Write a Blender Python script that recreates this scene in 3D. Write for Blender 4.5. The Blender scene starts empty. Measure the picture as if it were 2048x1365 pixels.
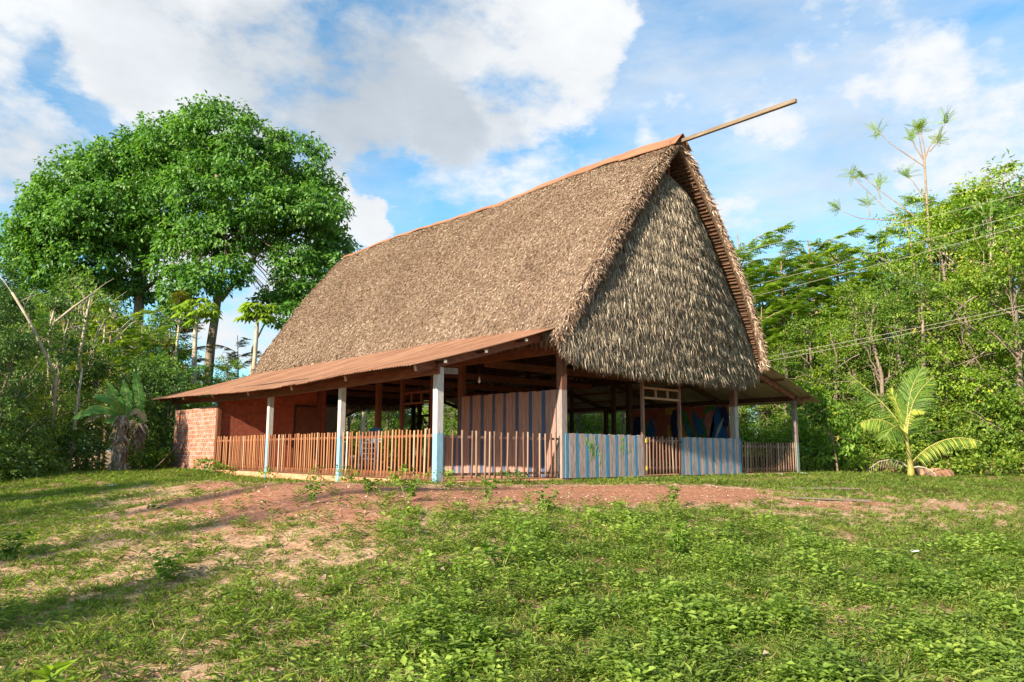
import bpy, math, random
import numpy as np
from mathutils import Vector, Matrix
PI = math.pi
C = bpy.context.scene.collection
S = bpy.context.scene

# ------------------------------------------------------------------ camera
YAW, PITCH, ROLL = 0.71707, 0.14822, 0.004674
cam_d = bpy.data.cameras.new("camera"); cam = bpy.data.objects.new("camera", cam_d); C.objects.link(cam)
CAM = Vector((-13.344, -13.390, 0.612))
fw = Vector((math.sin(YAW)*math.cos(PITCH), math.cos(YAW)*math.cos(PITCH), math.sin(PITCH)))
rt = Vector((math.cos(YAW), -math.sin(YAW), 0)); up = rt.cross(fw)
r2 = rt*math.cos(ROLL)+up*math.sin(ROLL); u2 = up*math.cos(ROLL)-rt*math.sin(ROLL)
mw = Matrix((r2, u2, -fw)).transposed().to_4x4(); mw.translation = CAM
cam.matrix_world = mw
cam_d.sensor_width = 36.0; cam_d.lens = 1499.73/2048*36.0
cam_d.clip_start = 0.05; cam_d.clip_end = 3000
S.camera = cam
S.render.resolution_x = 1024; S.render.resolution_y = 682

# ------------------------------------------------------------------ light
SUN = Vector((-1.0, -0.20, 0.47)).normalized()          # direction towards the sun
sl = bpy.data.lights.new("sun", 'SUN'); so = bpy.data.objects.new("sun", sl); C.objects.link(so)
sl.energy = 5.0; sl.angle = math.radians(0.55); sl.color = (1.0, 0.88, 0.70)
so.rotation_euler = SUN.to_track_quat('Z', 'Y').to_euler(); so.location = (-30, -10, 30)
S.view_settings.view_transform = 'Standard'; S.view_settings.look = 'None'
S.view_settings.gamma = 1.0; S.view_settings.exposure = 1.28

W = bpy.data.worlds.new("World"); S.world = W; W.use_nodes = True
def build_world():
    nt = W.node_tree; N = nt.nodes; L = nt.links; N.clear()
    out = N.new('ShaderNodeOutputWorld'); bg = N.new('ShaderNodeBackground'); L.new(bg.outputs[0], out.inputs[0])
    sky = N.new('ShaderNodeTexSky'); sky.sky_type = 'NISHITA'; sky.sun_disc = False
    sky.sun_elevation = math.asin(SUN.z); sky.sun_rotation = math.atan2(SUN.x, SUN.y)
    sky.air_density = 1.0; sky.dust_density = 0.6; sky.ozone_density = 1.3
    tc = N.new('ShaderNodeTexCoord')
    nrm = N.new('ShaderNodeVectorMath'); nrm.operation = 'NORMALIZE'; L.new(tc.outputs['Generated'], nrm.inputs[0])
    d = nrm.outputs[0]
    def math_(op, a, b=None, c=None, clamp=False):
        m = N.new('ShaderNodeMath'); m.operation = op; m.use_clamp = clamp
        for i, v in enumerate((a, b, c)):
            if v is None: continue
            if isinstance(v, (int, float)): m.inputs[i].default_value = v
            else: L.new(v, m.inputs[i])
        return m.outputs[0]
    def noise(scale, detail, rough, vec, sc=(1, 1, 1), off=(0, 0, 0)):
        mp = N.new('ShaderNodeMapping'); L.new(vec, mp.inputs[0]); mp.inputs['Scale'].default_value = sc
        mp.inputs['Location'].default_value = off
        n = N.new('ShaderNodeTexNoise'); n.inputs['Scale'].default_value = scale; n.inputs['Detail'].default_value = detail
        n.inputs['Roughness'].default_value = rough; L.new(mp.outputs[0], n.inputs['Vector'])
        return n
    # warp the direction so that every cloud bank has a billowing edge
    wn = noise(5.0, 8, 0.62, d, (1, 1, 1.7))
    sub = N.new('ShaderNodeVectorMath'); sub.operation = 'SUBTRACT'; L.new(wn.outputs['Color'], sub.inputs[0]); sub.inputs[1].default_value = (.5, .5, .5)
    scl = N.new('ShaderNodeVectorMath'); scl.operation = 'SCALE'; L.new(sub.outputs[0], scl.inputs[0]); scl.inputs['Scale'].default_value = 0.15
    add = N.new('ShaderNodeVectorMath'); add.operation = 'ADD'; L.new(d, add.inputs[0]); L.new(scl.outputs[0], add.inputs[1])
    dw = add.outputs[0]
    def blobs(lst):
        tot = None
        for (v, rad, amp) in lst:
            ds = N.new('ShaderNodeVectorMath'); ds.operation = 'DISTANCE'; L.new(dw, ds.inputs[0]); ds.inputs[1].default_value = v
            mr = N.new('ShaderNodeMapRange'); mr.interpolation_type = 'SMOOTHERSTEP'
            mr.inputs['From Min'].default_value = rad; mr.inputs['From Max'].default_value = rad*0.45
            mr.inputs['To Min'].default_value = 0; mr.inputs['To Max'].default_value = amp
            L.new(ds.outputs['Value'], mr.inputs['Value'])
            tot = mr.outputs[0] if tot is None else math_('MAXIMUM', tot, mr.outputs[0])
        return tot
    cover = blobs(CLOUDS)
    dark = blobs(DARK)
    fine = noise(5.5, 9, 0.60, d, (1, 1, 1.8), (3, 1, 2))
    wisp = noise(2.4, 8, 0.62, d, (1, 1, 3.2), (7, 4, 1))
    f1 = math_('SUBTRACT', fine.outputs['Fac'], 0.5)
    dens = math_('ADD', cover, math_('MULTIPLY', f1, 1.0))
    dens = N.new('ShaderNodeMapRange'); dens.interpolation_type = 'SMOOTHSTEP'
    L.new(math_('ADD', math_('MULTIPLY', cover, .80), math_('MULTIPLY', f1, 2.3)), dens.inputs['Value'])
    dens.inputs['From Min'].default_value = 0.18; dens.inputs['From Max'].default_value = 0.80
    wsp = N.new('ShaderNodeMapRange'); L.new(wisp.outputs['Fac'], wsp.inputs['Value'])
    wsp.inputs['From Min'].default_value = 0.40; wsp.inputs['From Max'].default_value = 0.72
    wsp.inputs['To Min'].default_value = 0.10; wsp.inputs['To Max'].default_value = 0.80
    fac = math_('MAXIMUM', dens.outputs[0], wsp.outputs[0], clamp=True)
    # cloud brightness: white tops, grey thick undersides
    sh = noise(2.6, 7, 0.55, d, (1, 1, 2.0), (1.3, .4, .9))
    thick = math_('MULTIPLY', dark, math_('ADD', 0.60, math_('MULTIPLY', sh.outputs['Fac'], 0.85)), clamp=True)
    mixc = N.new('ShaderNodeMix'); mixc.data_type = 'RGBA'
    L.new(thick, mixc.inputs[0]); mixc.inputs[6].default_value = (4.35, 4.5, 4.65, 1); mixc.inputs[7].default_value = (2.55, 2.9, 3.3, 1)
    mod = N.new('ShaderNodeMix'); mod.data_type = 'RGBA'; mod.blend_type = 'MULTIPLY'; mod.inputs[0].default_value = 1
    L.new(mixc.outputs[2], mod.inputs[6])
    cr = N.new('ShaderNodeMapRange'); L.new(fine.outputs['Fac'], cr.inputs['Value'])
    cr.inputs['From Min'].default_value = .3; cr.inputs['From Max'].default_value = .7; cr.inputs['To Min'].default_value = .84; cr.inputs['To Max'].default_value = 1.08
    L.new(cr.outputs[0], mod.inputs[7])
    tint = N.new('ShaderNodeMix'); tint.data_type = 'RGBA'; tint.blend_type = 'MULTIPLY'; tint.inputs[0].default_value = 1
    L.new(sky.outputs[0], tint.inputs[6]); tint.inputs[7].default_value = (.52, 1.06, 1.22, 1)
    mx = N.new('ShaderNodeMix'); mx.data_type = 'RGBA'; L.new(fac, mx.inputs[0])
    L.new(tint.outputs[2], mx.inputs[6]); L.new(mod.outputs[2], mx.inputs[7])
    L.new(mx.outputs[2], bg.inputs['Color']); bg.inputs['Strength'].default_value = 0.088
def sky_dir(px, py):
    v = fw*1499.73+r2*(px-1024)+u2*(682.5-py); v.normalize(); return tuple(v)
def bank(lst): return [(sky_dir(a, b), r/1500.0, k) for a, b, r, k in lst]
CLOUDS = bank([(330,70,230,.95), (520,120,230,1.0), (700,150,230,1.0), (880,190,190,1.0), (1040,120,220,1.0), (1150,90,170,.95), (420,190,130,.8), (700,-60,400,1.0), (1000,-60,300,.95), (60,-60,200,.7),
               (30,260,150,.95), (120,320,130,.85), (-80,260,250,.9), (690,410,75,1.2), (735,430,75,1.1), (690,370,50,1.0), (660,460,90,.8), (700,520,80,.6), (470,590,220,.95), (330,560,120,.8),
               (1560,170,150,.72), (1660,260,150,.72), (1800,180,190,.70), (1900,290,150,.66), (1720,60,200,.62), (1980,200,140,.6), (1520,500,180,.62), (1700,460,150,.5), (1100,400,170,.50), (900,400,140,.48), (1350,230,150,.50), (1300,420,150,.45), (1480,60,150,.5)])+[
          ((.93,.33,.2), .2, .5), ((.2,.5,.84), .4, .7), ((-.5,.6,.6), .5, .7), ((.7,-.4,.6), .45, .7), ((-.3,-.7,.6), .5, .6)]
DARK = bank([(560,130,190,.55), (740,190,200,.85), (880,240,140,.9), (640,230,120,.7), (90,350,110,.35), (1700,310,110,.25), (300,60,150,.3), (980,270,100,.5), (800,40,220,.5)])+[((.3,.5,.8), .4, .6)]
build_world()

# ------------------------------------------------------------------ helpers
def tag(o, label=None, cat=None, group=None, kind=None):
    if label: o['label'] = label
    if cat: o['category'] = cat
    if group: o['group'] = group
    if kind: o['kind'] = kind
    return o
def empty(name, loc=(0, 0, 0), rz=0.0):
    o = bpy.data.objects.new(name, None); C.objects.link(o); o.location = loc; o.rotation_euler = (0, 0, rz)
    o.empty_display_size = 0.3
    return o
def norm(a): return a/np.maximum(np.linalg.norm(a, axis=-1, keepdims=True), 1e-9)

class MB:
    def __init__(s): s.v = []; s.f = []; s.m = []
    def box(s, lo, hi, m=0):
        s.hexa([(lo[0],lo[1],lo[2]),(hi[0],lo[1],lo[2]),(hi[0],hi[1],lo[2]),(lo[0],hi[1],lo[2]),(lo[0],lo[1],hi[2]),(hi[0],lo[1],hi[2]),(hi[0],hi[1],hi[2]),(lo[0],hi[1],hi[2])], m)
    def hexa(s, p, m=0):
        b = len(s.v); s.v += [tuple(q) for q in p]
        for f in ((0,3,2,1),(4,5,6,7),(0,1,5,4),(1,2,6,5),(2,3,7,6),(3,0,4,7)): s.f.append(tuple(b+i for i in f)); s.m.append(m)
    def beam(s, a, b, w, h, m=0, upv=(0,0,1)):
        a = Vector(a); b = Vector(b); d = (b-a).normalized(); sd = d.cross(Vector(upv))
        if sd.length < 1e-4: sd = d.cross(Vector((0,1,0)))
        sd.normalize(); u = sd.cross(d).normalized(); sd *= w/2; u *= h/2
        s.hexa([a-sd-u, a+sd-u, b+sd-u, b-sd-u, a-sd+u, a+sd+u, b+sd+u, b-sd+u], m)
    def tube(s, pts, rad, n=8, m=0, cap=True):
        pts = [Vector(p) for p in pts]; b = len(s.v)
        if isinstance(rad, (int, float)): rad = [rad]*len(pts)
        pu = None
        for i, p in enumerate(pts):
            d = (pts[min(i+1, len(pts)-1)]-pts[max(i-1, 0)]).normalized()
            if pu is None: pu = d.orthogonal().normalized()
            pu = (pu-d*pu.dot(d)).normalized(); q = d.cross(pu)
            for k in range(n):
                a = 2*PI*k/n; s.v.append(tuple(p+(pu*math.cos(a)+q*math.sin(a))*rad[i]))
        for i in range(len(pts)-1):
            for k in range(n):
                s.f.append((b+i*n+k, b+i*n+(k+1) % n, b+(i+1)*n+(k+1) % n, b+(i+1)*n+k)); s.m.append(m)
        if cap:
            s.f.append(tuple(b+k for k in reversed(range(n)))); s.m.append(m)
            e = b+(len(pts)-1)*n; s.f.append(tuple(e+k for k in range(n))); s.m.append(m)
    def grid(s, P, m=0, flip=False):   # P: rows x cols of points
        b = len(s.v); R = len(P); K = len(P[0])
        for row in P: s.v += [tuple(q) for q in row]
        for i in range(R-1):
            for j in range(K-1):
                f = (b+i*K+j, b+i*K+j+1, b+(i+1)*K+j+1, b+(i+1)*K+j)
                s.f.append(f[::-1] if flip else f); s.m.append(m)
    def build(s, name, mats, parent=None, smooth=False, loc=None, bevel=0):
        me = bpy.data.meshes.new(name); me.from_pydata(s.v, [], s.f)
        if not isinstance(mats, (list, tuple)): mats = [mats]
        for mm in mats: me.materials.append(mm)
        if len(mats) > 1: me.polygons.foreach_set('material_index', s.m)
        if smooth: me.polygons.foreach_set('use_smooth', [True]*len(me.polygons))
        me.update()
        o = bpy.data.objects.new(name, me); C.objects.link(o)
        if parent: o.parent = parent
        if loc: o.location = loc
        if bevel:
            bv = o.modifiers.new('bevel', 'BEVEL'); bv.width = bevel; bv.segments = 1; bv.limit_method = 'ANGLE'
        return o

def np_mesh(name, V, F, mats, parent=None, rnd=None, smooth=False, midx=None, extra=None):
    me = bpy.data.meshes.new(name); k = F.shape[1]
    me.vertices.add(len(V)); me.vertices.foreach_set('co', np.ascontiguousarray(V, np.float32).ravel())
    me.loops.add(F.size); me.loops.foreach_set('vertex_index', np.ascontiguousarray(F, np.int32).ravel())
    me.polygons.add(len(F)); me.polygons.foreach_set('loop_start', np.arange(0, F.size, k, dtype=np.int32))
    if not isinstance(mats, (list, tuple)): mats = [mats]
    for mm in mats: me.materials.append(mm)
    if midx is not None: me.polygons.foreach_set('material_index', np.ascontiguousarray(midx, np.int32))
    if rnd is not None:
        at = me.attributes.new('rnd', 'FLOAT', 'POINT'); at.data.foreach_set('value', np.ascontiguousarray(rnd, np.float32))
    if extra:
        for nm, arr in extra.items():
            at = me.attributes.new(nm, 'FLOAT', 'POINT'); at.data.foreach_set('value', np.ascontiguousarray(arr, np.float32))
    me.update(calc_edges=True)
    if smooth: me.polygons.foreach_set('use_smooth', np.ones(len(F), bool))
    o = bpy.data.objects.new(name, me); C.objects.link(o)
    if parent: o.parent = parent
    return o

def leaf_arr(P, D, Nn, L, Wd, fold=.15, droop=.2):
    D = norm(D); Sd = norm(np.cross(D, Nn)); Nn = np.cross(Sd, D)
    L = L[:, None]; Wd = Wd[:, None]
    v = np.stack([P, P+D*L*.45+Sd*Wd*.5+Nn*fold*Wd, P+D*L-Nn*droop*L, P+D*L*.45-Sd*Wd*.5+Nn*fold*Wd], 1)
    n = len(P); F = (np.arange(n)*4)[:, None, None]+np.array([[0,1,2],[0,2,3]])[None]
    return v.reshape(-1, 3), F.reshape(-1, 3)
def cat(parts):
    V = []; F = []; R = []; o = 0
    for (v, f, r) in parts: V.append(v); F.append(f+o); R.append(r); o += len(v)
    return np.concatenate(V), np.concatenate(F), np.concatenate(R)

# ------------------------------------------------------------------ materials
def new_mat(name):
    m = bpy.data.materials.new(name); m.use_nodes = True; nt = m.node_tree; nt.nodes.clear()
    o = nt.nodes.new('ShaderNodeOutputMaterial'); b = nt.nodes.new('ShaderNodeBsdfPrincipled'); nt.links.new(b.outputs[0], o.inputs[0])
    return m, nt, b, o
def ramp(nt, fac, stops):
    r = nt.nodes.new('ShaderNodeValToRGB'); e = r.color_ramp.elements
    e[0].position = stops[0][0]; e[0].color = (*stops[0][1], 1); e[1].position = stops[-1][0]; e[1].color = (*stops[-1][1], 1)
    for p, c in stops[1:-1]:
        x = e.new(p); x.color = (*c, 1)
    nt.links.new(fac, r.inputs[0]); return r.outputs[0]
def nz(nt, scale, detail=4, sc=(1,1,1), rough=.55, dist=0):
    tc = nt.nodes.new('ShaderNodeTexCoord'); mp = nt.nodes.new('ShaderNodeMapping'); mp.inputs['Scale'].default_value = sc
    nt.links.new(tc.outputs['Object'], mp.inputs[0]); n = nt.nodes.new('ShaderNodeTexNoise')
    n.inputs['Scale'].default_value = scale; n.inputs['Detail'].default_value = detail; n.inputs['Roughness'].default_value = rough
    n.inputs['Distortion'].default_value = dist; nt.links.new(mp.outputs[0], n.inputs['Vector']); return n.outputs['Fac']
def mth(nt, op, a, b=None, clamp=False):
    m = nt.nodes.new('ShaderNodeMath'); m.operation = op; m.use_clamp = clamp
    for i, v in enumerate((a, b)):
        if v is None: continue
        if isinstance(v, (int, float)): m.inputs[i].default_value = v
        else: nt.links.new(v, m.inputs[i])
    return m.outputs[0]
def mixc(nt, fac, a, b, mode='MIX'):
    m = nt.nodes.new('ShaderNodeMix'); m.data_type = 'RGBA'; m.blend_type = mode
    for i, v in ((0, fac), (6, a), (7, b)):
        if isinstance(v, (int, float)): m.inputs[i].default_value = v
        elif isinstance(v, tuple): m.inputs[i].default_value = (*v, 1)
        else: nt.links.new(v, m.inputs[i])
    return m.outputs[2]
def bump(nt, b, h, strength=.4, dist=.02):
    bp = nt.nodes.new('ShaderNodeBump'); bp.inputs['Strength'].default_value = strength; bp.inputs['Distance'].default_value = dist
    nt.links.new(h, bp.inputs['Height']); nt.links.new(bp.outputs[0], b.inputs['Normal'])
def simple(name, c1, c2, scale=6, sc=(1,1,1), rough=.8, bmp=.3, c3=None, spec=.3, bd=.01):
    m, nt, b, o = new_mat(name); n = nz(nt, scale, 6, sc, .6)
    st = [(.3, c1), (.7, c2)] if c3 is None else [(.28, c1), (.5, c2), (.72, c3)]
    nt.links.new(ramp(nt, n, st), b.inputs['Base Color']); b.inputs['Roughness'].default_value = rough
    b.inputs['Specular IOR Level'].default_value = spec
    if bmp: bump(nt, b, n, bmp, bd)
    return m
def leafmat(name, stops, trans=.35, rough=.45, spec=.35, vary=False):
    m, nt, b, o = new_mat(name)
    at = nt.nodes.new('ShaderNodeAttribute'); at.attribute_name = 'rnd'
    col = ramp(nt, at.outputs['Fac'], stops)
    if vary:
        oi = nt.nodes.new('ShaderNodeObjectInfo')
        col = mixc(nt, 1.0, col, ramp(nt, oi.outputs['Random'], [(0, (.72,.80,.8)), (.5, (1,1,1)), (1, (1.35,1.18,.9))]), 'MULTIPLY')
    nt.links.new(col, b.inputs['Base Color'])
    b.inputs['Roughness'].default_value = rough; b.inputs['Specular IOR Level'].default_value = spec
    if trans:
        t = nt.nodes.new('ShaderNodeBsdfTranslucent')
        nt.links.new(mixc(nt, 1.0, col, (1.5, 1.6, .55), 'MULTIPLY'), t.inputs[0])
        ms = nt.nodes.new('ShaderNodeMixShader'); ms.inputs[0].default_value = trans
        nt.links.new(b.outputs[0], ms.inputs[1]); nt.links.new(t.outputs[0], ms.inputs[2]); nt.links.new(ms.outputs[0], o.inputs[0])
    return m
M = {}
M['leaf_big'] = leafmat('leaf_big', [(0, (.040,.105,.016)), (.45, (.080,.195,.026)), (.85, (.16,.31,.05)), (1, (.30,.42,.11))], .40)
M['leaf_dark'] = leafmat('leaf_dark', [(0, (.034,.075,.018)), (.5, (.075,.145,.030)), (1, (.17,.26,.05))], .35, vary=True)
M['leaf_mid'] = leafmat('leaf_mid', [(0, (.045,.095,.012)), (.5, (.115,.22,.022)), (.93, (.25,.38,.045)), (1, (.45,.34,.06))], .42, vary=True)
M['leaf_vine'] = leafmat('leaf_vine', [(0, (.045,.085,.014)), (.45, (.115,.20,.022)), (.85, (.26,.35,.05)), (1, (.50,.38,.10))], .42, vary=True)
M['leaf_feather'] = leafmat('leaf_feather', [(0, (.12,.20,.02)), (.6, (.25,.37,.04)), (1, (.40,.48,.07))], .45, vary=True)
M['leaf_rust'] = leafmat('leaf_rust', [(0, (.08,.10,.015)), (.6, (.20,.18,.02)), (1, (.32,.17,.03))], .35)
M['leaf_banana'] = leafmat('leaf_banana', [(0, (.04,.12,.03)), (.7, (.10,.22,.06)), (1, (.16,.30,.08))], .35, .35, .5)
M['leaf_dead'] = leafmat('leaf_dead', [(0, (.12,.08,.055)), (.6, (.32,.25,.19)), (1, (.55,.48,.40))], .2, .8, .2)
M['leaf_palm'] = leafmat('leaf_palm', [(0, (.055,.115,.015)), (.6, (.13,.225,.03)), (1, (.48,.48,.08))], .35, .5, .25)
M['weed'] = leafmat('weed', [(0, (.060,.105,.022)), (.5, (.21,.31,.048)), (.9, (.44,.52,.10)), (1, (.58,.50,.20))], .45, .5, .3)
M['grass'] = leafmat('grass', [(0, (.085,.135,.025)), (.5, (.22,.29,.05)), (.8, (.40,.40,.12)), (1, (.60,.50,.28))], .4, .5, .3)
M['straw'] = leafmat('straw', [(0, (.14,.08,.04)), (.5, (.33,.22,.12)), (1, (.55,.43,.28))], .1, .8, .1)
M['bark'] = simple('bark', (.10,.07,.05), (.26,.20,.15), 5, (1,1,.35), .9, .8, bd=.05)
M['bark_pale'] = simple('bark_pale', (.26,.20,.14), (.48,.40,.30), 4, (1,1,.6), .85, .5, bd=.02)
M['twig'] = simple('twig', (.16,.10,.06), (.34,.24,.16), 3, rough=.9)
M['thatch_base'] = simple('thatch_base', (.05,.032,.02), (.22,.15,.095), 9, (1,1,1), .95, .8, bd=.05)
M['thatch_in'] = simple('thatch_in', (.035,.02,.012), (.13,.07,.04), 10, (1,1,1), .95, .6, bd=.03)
M['thatch'] = leafmat('thatch_strand', [(0, (.060,.033,.022)), (.3, (.180,.108,.072)), (.6, (.345,.230,.162)), (.86, (.53,.395,.295)), (1, (.76,.66,.54))], .06, .7, .3)
M['thatch_gable'] = leafmat('thatch_gable', [(0, (.075,.055,.042)), (.35, (.21,.165,.118)), (.75, (.43,.345,.25)), (1, (.85,.74,.58))], .08, .6, .4)
M['rib'] = simple('rib', (.06,.03,.018), (.20,.10,.055), 6, (3,.3,3), .8, .3)
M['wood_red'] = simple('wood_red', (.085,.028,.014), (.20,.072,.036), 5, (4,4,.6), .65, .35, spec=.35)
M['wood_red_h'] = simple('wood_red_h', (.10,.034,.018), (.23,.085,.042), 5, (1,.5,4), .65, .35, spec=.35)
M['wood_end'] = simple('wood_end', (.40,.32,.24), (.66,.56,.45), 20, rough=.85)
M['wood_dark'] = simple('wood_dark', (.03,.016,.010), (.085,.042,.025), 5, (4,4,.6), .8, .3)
M['wood_grey'] = simple('wood_grey', (.13,.085,.075), (.34,.25,.225), 7, (6,6,.5), .85, .6, c3=(.42,.34,.31))
M['wood_pink'] = simple('wood_pink', (.20,.115,.09), (.40,.235,.185), 6, (6,6,.4), .85, .5)
M['wood_blue'] = simple('wood_blue', (.035,.115,.19), (.06,.18,.29), 7, (6,6,.5), .8, .5, c3=(.11,.24,.34))
M['wood_navy'] = simple('wood_navy', (.03,.045,.085), (.05,.075,.14), 7, (6,6,.5), .8, .5, c3=(.06,.13,.24))
M['wood_gate'] = simple('wood_gate', (.13,.065,.045), (.27,.15,.11), 6, (6,6,.5), .8, .4)
M['wood_old'] = simple('wood_old', (.10,.075,.06), (.24,.19,.15), 6, (6,6,.5), .9, .5)
M['pole_wood'] = simple('pole_wood', (.10,.065,.042), (.19,.135,.09), 5, (3,.4,3), .85, .6, c3=(.25,.185,.13))
M['white_panel'] = simple('white_panel', (.42,.38,.34), (.60,.56,.50), 3, rough=.7)
M['concrete'] = simple('concrete', (.34,.15,.08), (.50,.24,.13), 4, rough=.9, bmp=.4, c3=(.56,.32,.20))
M['dirt_floor'] = simple('dirt_floor', (.20,.10,.07), (.34,.19,.13), 3, rough=.95)
M['cloth_white'] = simple('cloth_white', (.55,.52,.50), (.8,.8,.8), 12, rough=.9)
M['plastic_blue'] = simple('plastic_blue', (.02,.09,.15), (.03,.12,.20), 5, rough=.4, bmp=0)
M['wire'] = simple('wire', (.24,.21,.17), (.34,.30,.25), 5, rough=.6, bmp=0)
M['iron'] = simple('iron', (.02,.02,.02), (.05,.05,.05), 5, rough=.6, bmp=0)
M['glass_bulb'] = simple('glass_bulb', (.6,.6,.6), (.75,.75,.72), 5, rough=.15, bmp=0, spec=.8)
M['yellow'] = simple('yellow', (.55,.36,.02), (.7,.5,.04), 9, rough=.6)
def rusty(name, a, b_, c_):
    m, nt, b, o = new_mat(name); n = nz(nt, 1.4, 6, (.35,1.6,.35), .6); n2 = nz(nt, 9, 6, (.25,3,.25), .7); n3 = nz(nt, 2.2, 3, (1,1,1))
    c = ramp(nt, n, [(.3, a), (.5, b_), (.72, c_)]); c = mixc(nt, 1.0, c, ramp(nt, n2, [(.32, (.60,.55,.52)), (.5, (1,1,1)), (.75, (1.12,1.08,1.05))]), 'MULTIPLY')
    tc = nt.nodes.new('ShaderNodeTexCoord'); sp = nt.nodes.new('ShaderNodeSeparateXYZ'); nt.links.new(tc.outputs['Object'], sp.inputs[0])
    fr_ = mth(nt, 'FRACT', mth(nt, 'DIVIDE', mth(nt, 'ADD', sp.outputs['Y'], .42), .80)); seam = mth(nt, 'LESS_THAN', fr_, .035)
    fx = mth(nt, 'FRACT', mth(nt, 'DIVIDE', mth(nt, 'ADD', sp.outputs['X'], 20.1), 1.83)); seam2 = mth(nt, 'LESS_THAN', fx, .012)
    c = mixc(nt, mth(nt, 'MULTIPLY', mth(nt, 'MAXIMUM', seam, seam2), .45), c, (.10,.04,.02))
    nt.links.new(c, b.inputs['Base Color']); b.inputs['Roughness'].default_value = .75; return m
M['rust_sheet'] = rusty('rust_sheet', (.155,.065,.033), (.265,.125,.066), (.34,.18,.108))
M['cap_sheet'] = simple('cap_sheet', (.23,.10,.05), (.31,.145,.078), 1.6, (1,.5,1), .6, 0, spec=.3)
def galv():
    m, nt, b, o = new_mat('galv_sheet'); n = nz(nt, 2.0, 5, (.4,2,1), .6)
    nt.links.new(ramp(nt, n, [(.3, (.16,.15,.10)), (.6, (.30,.29,.20)), (.8, (.34,.22,.13))]), b.inputs['Base Color'])
    b.inputs['Roughness'].default_value = .5; b.inputs['Metallic'].default_value = .25; return m
M['galv_sheet'] = galv()
def postmat(name, paint_lo, mid, top, z1, z2):
    m, nt, b, o = new_mat(name); g = nt.nodes.new('ShaderNodeNewGeometry'); sp = nt.nodes.new('ShaderNodeSeparateXYZ')
    nt.links.new(g.outputs['Position'], sp.inputs[0])
    n = nz(nt, 9, 6, (5,5,.6), .6)
    z = mth(nt, 'ADD', sp.outputs['Z'], mth(nt, 'MULTIPLY', mth(nt, 'SUBTRACT', n, .5), .12))
    c = mixc(nt, mth(nt, 'GREATER_THAN', z, z1), paint_lo, mid); c = mixc(nt, mth(nt, 'GREATER_THAN', z, z2), c, top)
    c = mixc(nt, mth(nt, 'MULTIPLY', n, .8), c, (.22,.17,.13), 'MULTIPLY') if False else c
    v = ramp(nt, n, [(.3, (.62,.60,.58)), (.6, (1,1,1))]); c = mixc(nt, 1.0, c, v, 'MULTIPLY')
    nt.links.new(c, b.inputs['Base Color']); b.inputs['Roughness'].default_value = .85; bump(nt, b, n, .4, .01); return m
M['post_white'] = postmat('post_white', (.22,.39,.50), (.50,.46,.43), (.40,.37,.34), 1.03, 2.6)
M['post_corner'] = postmat('post_corner', (.27,.215,.195), (.27,.215,.195), (.15,.065,.04), 2.17, 2.18)
M['post_right'] = postmat('post_right', (.07,.18,.29), (.32,.28,.26), (.17,.08,.05), 1.08, 2.1)
M['post_far'] = postmat('post_far', (.20,.25,.22), (.22,.16,.14), (.16,.10,.08), 1.0, 2.2)

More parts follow.
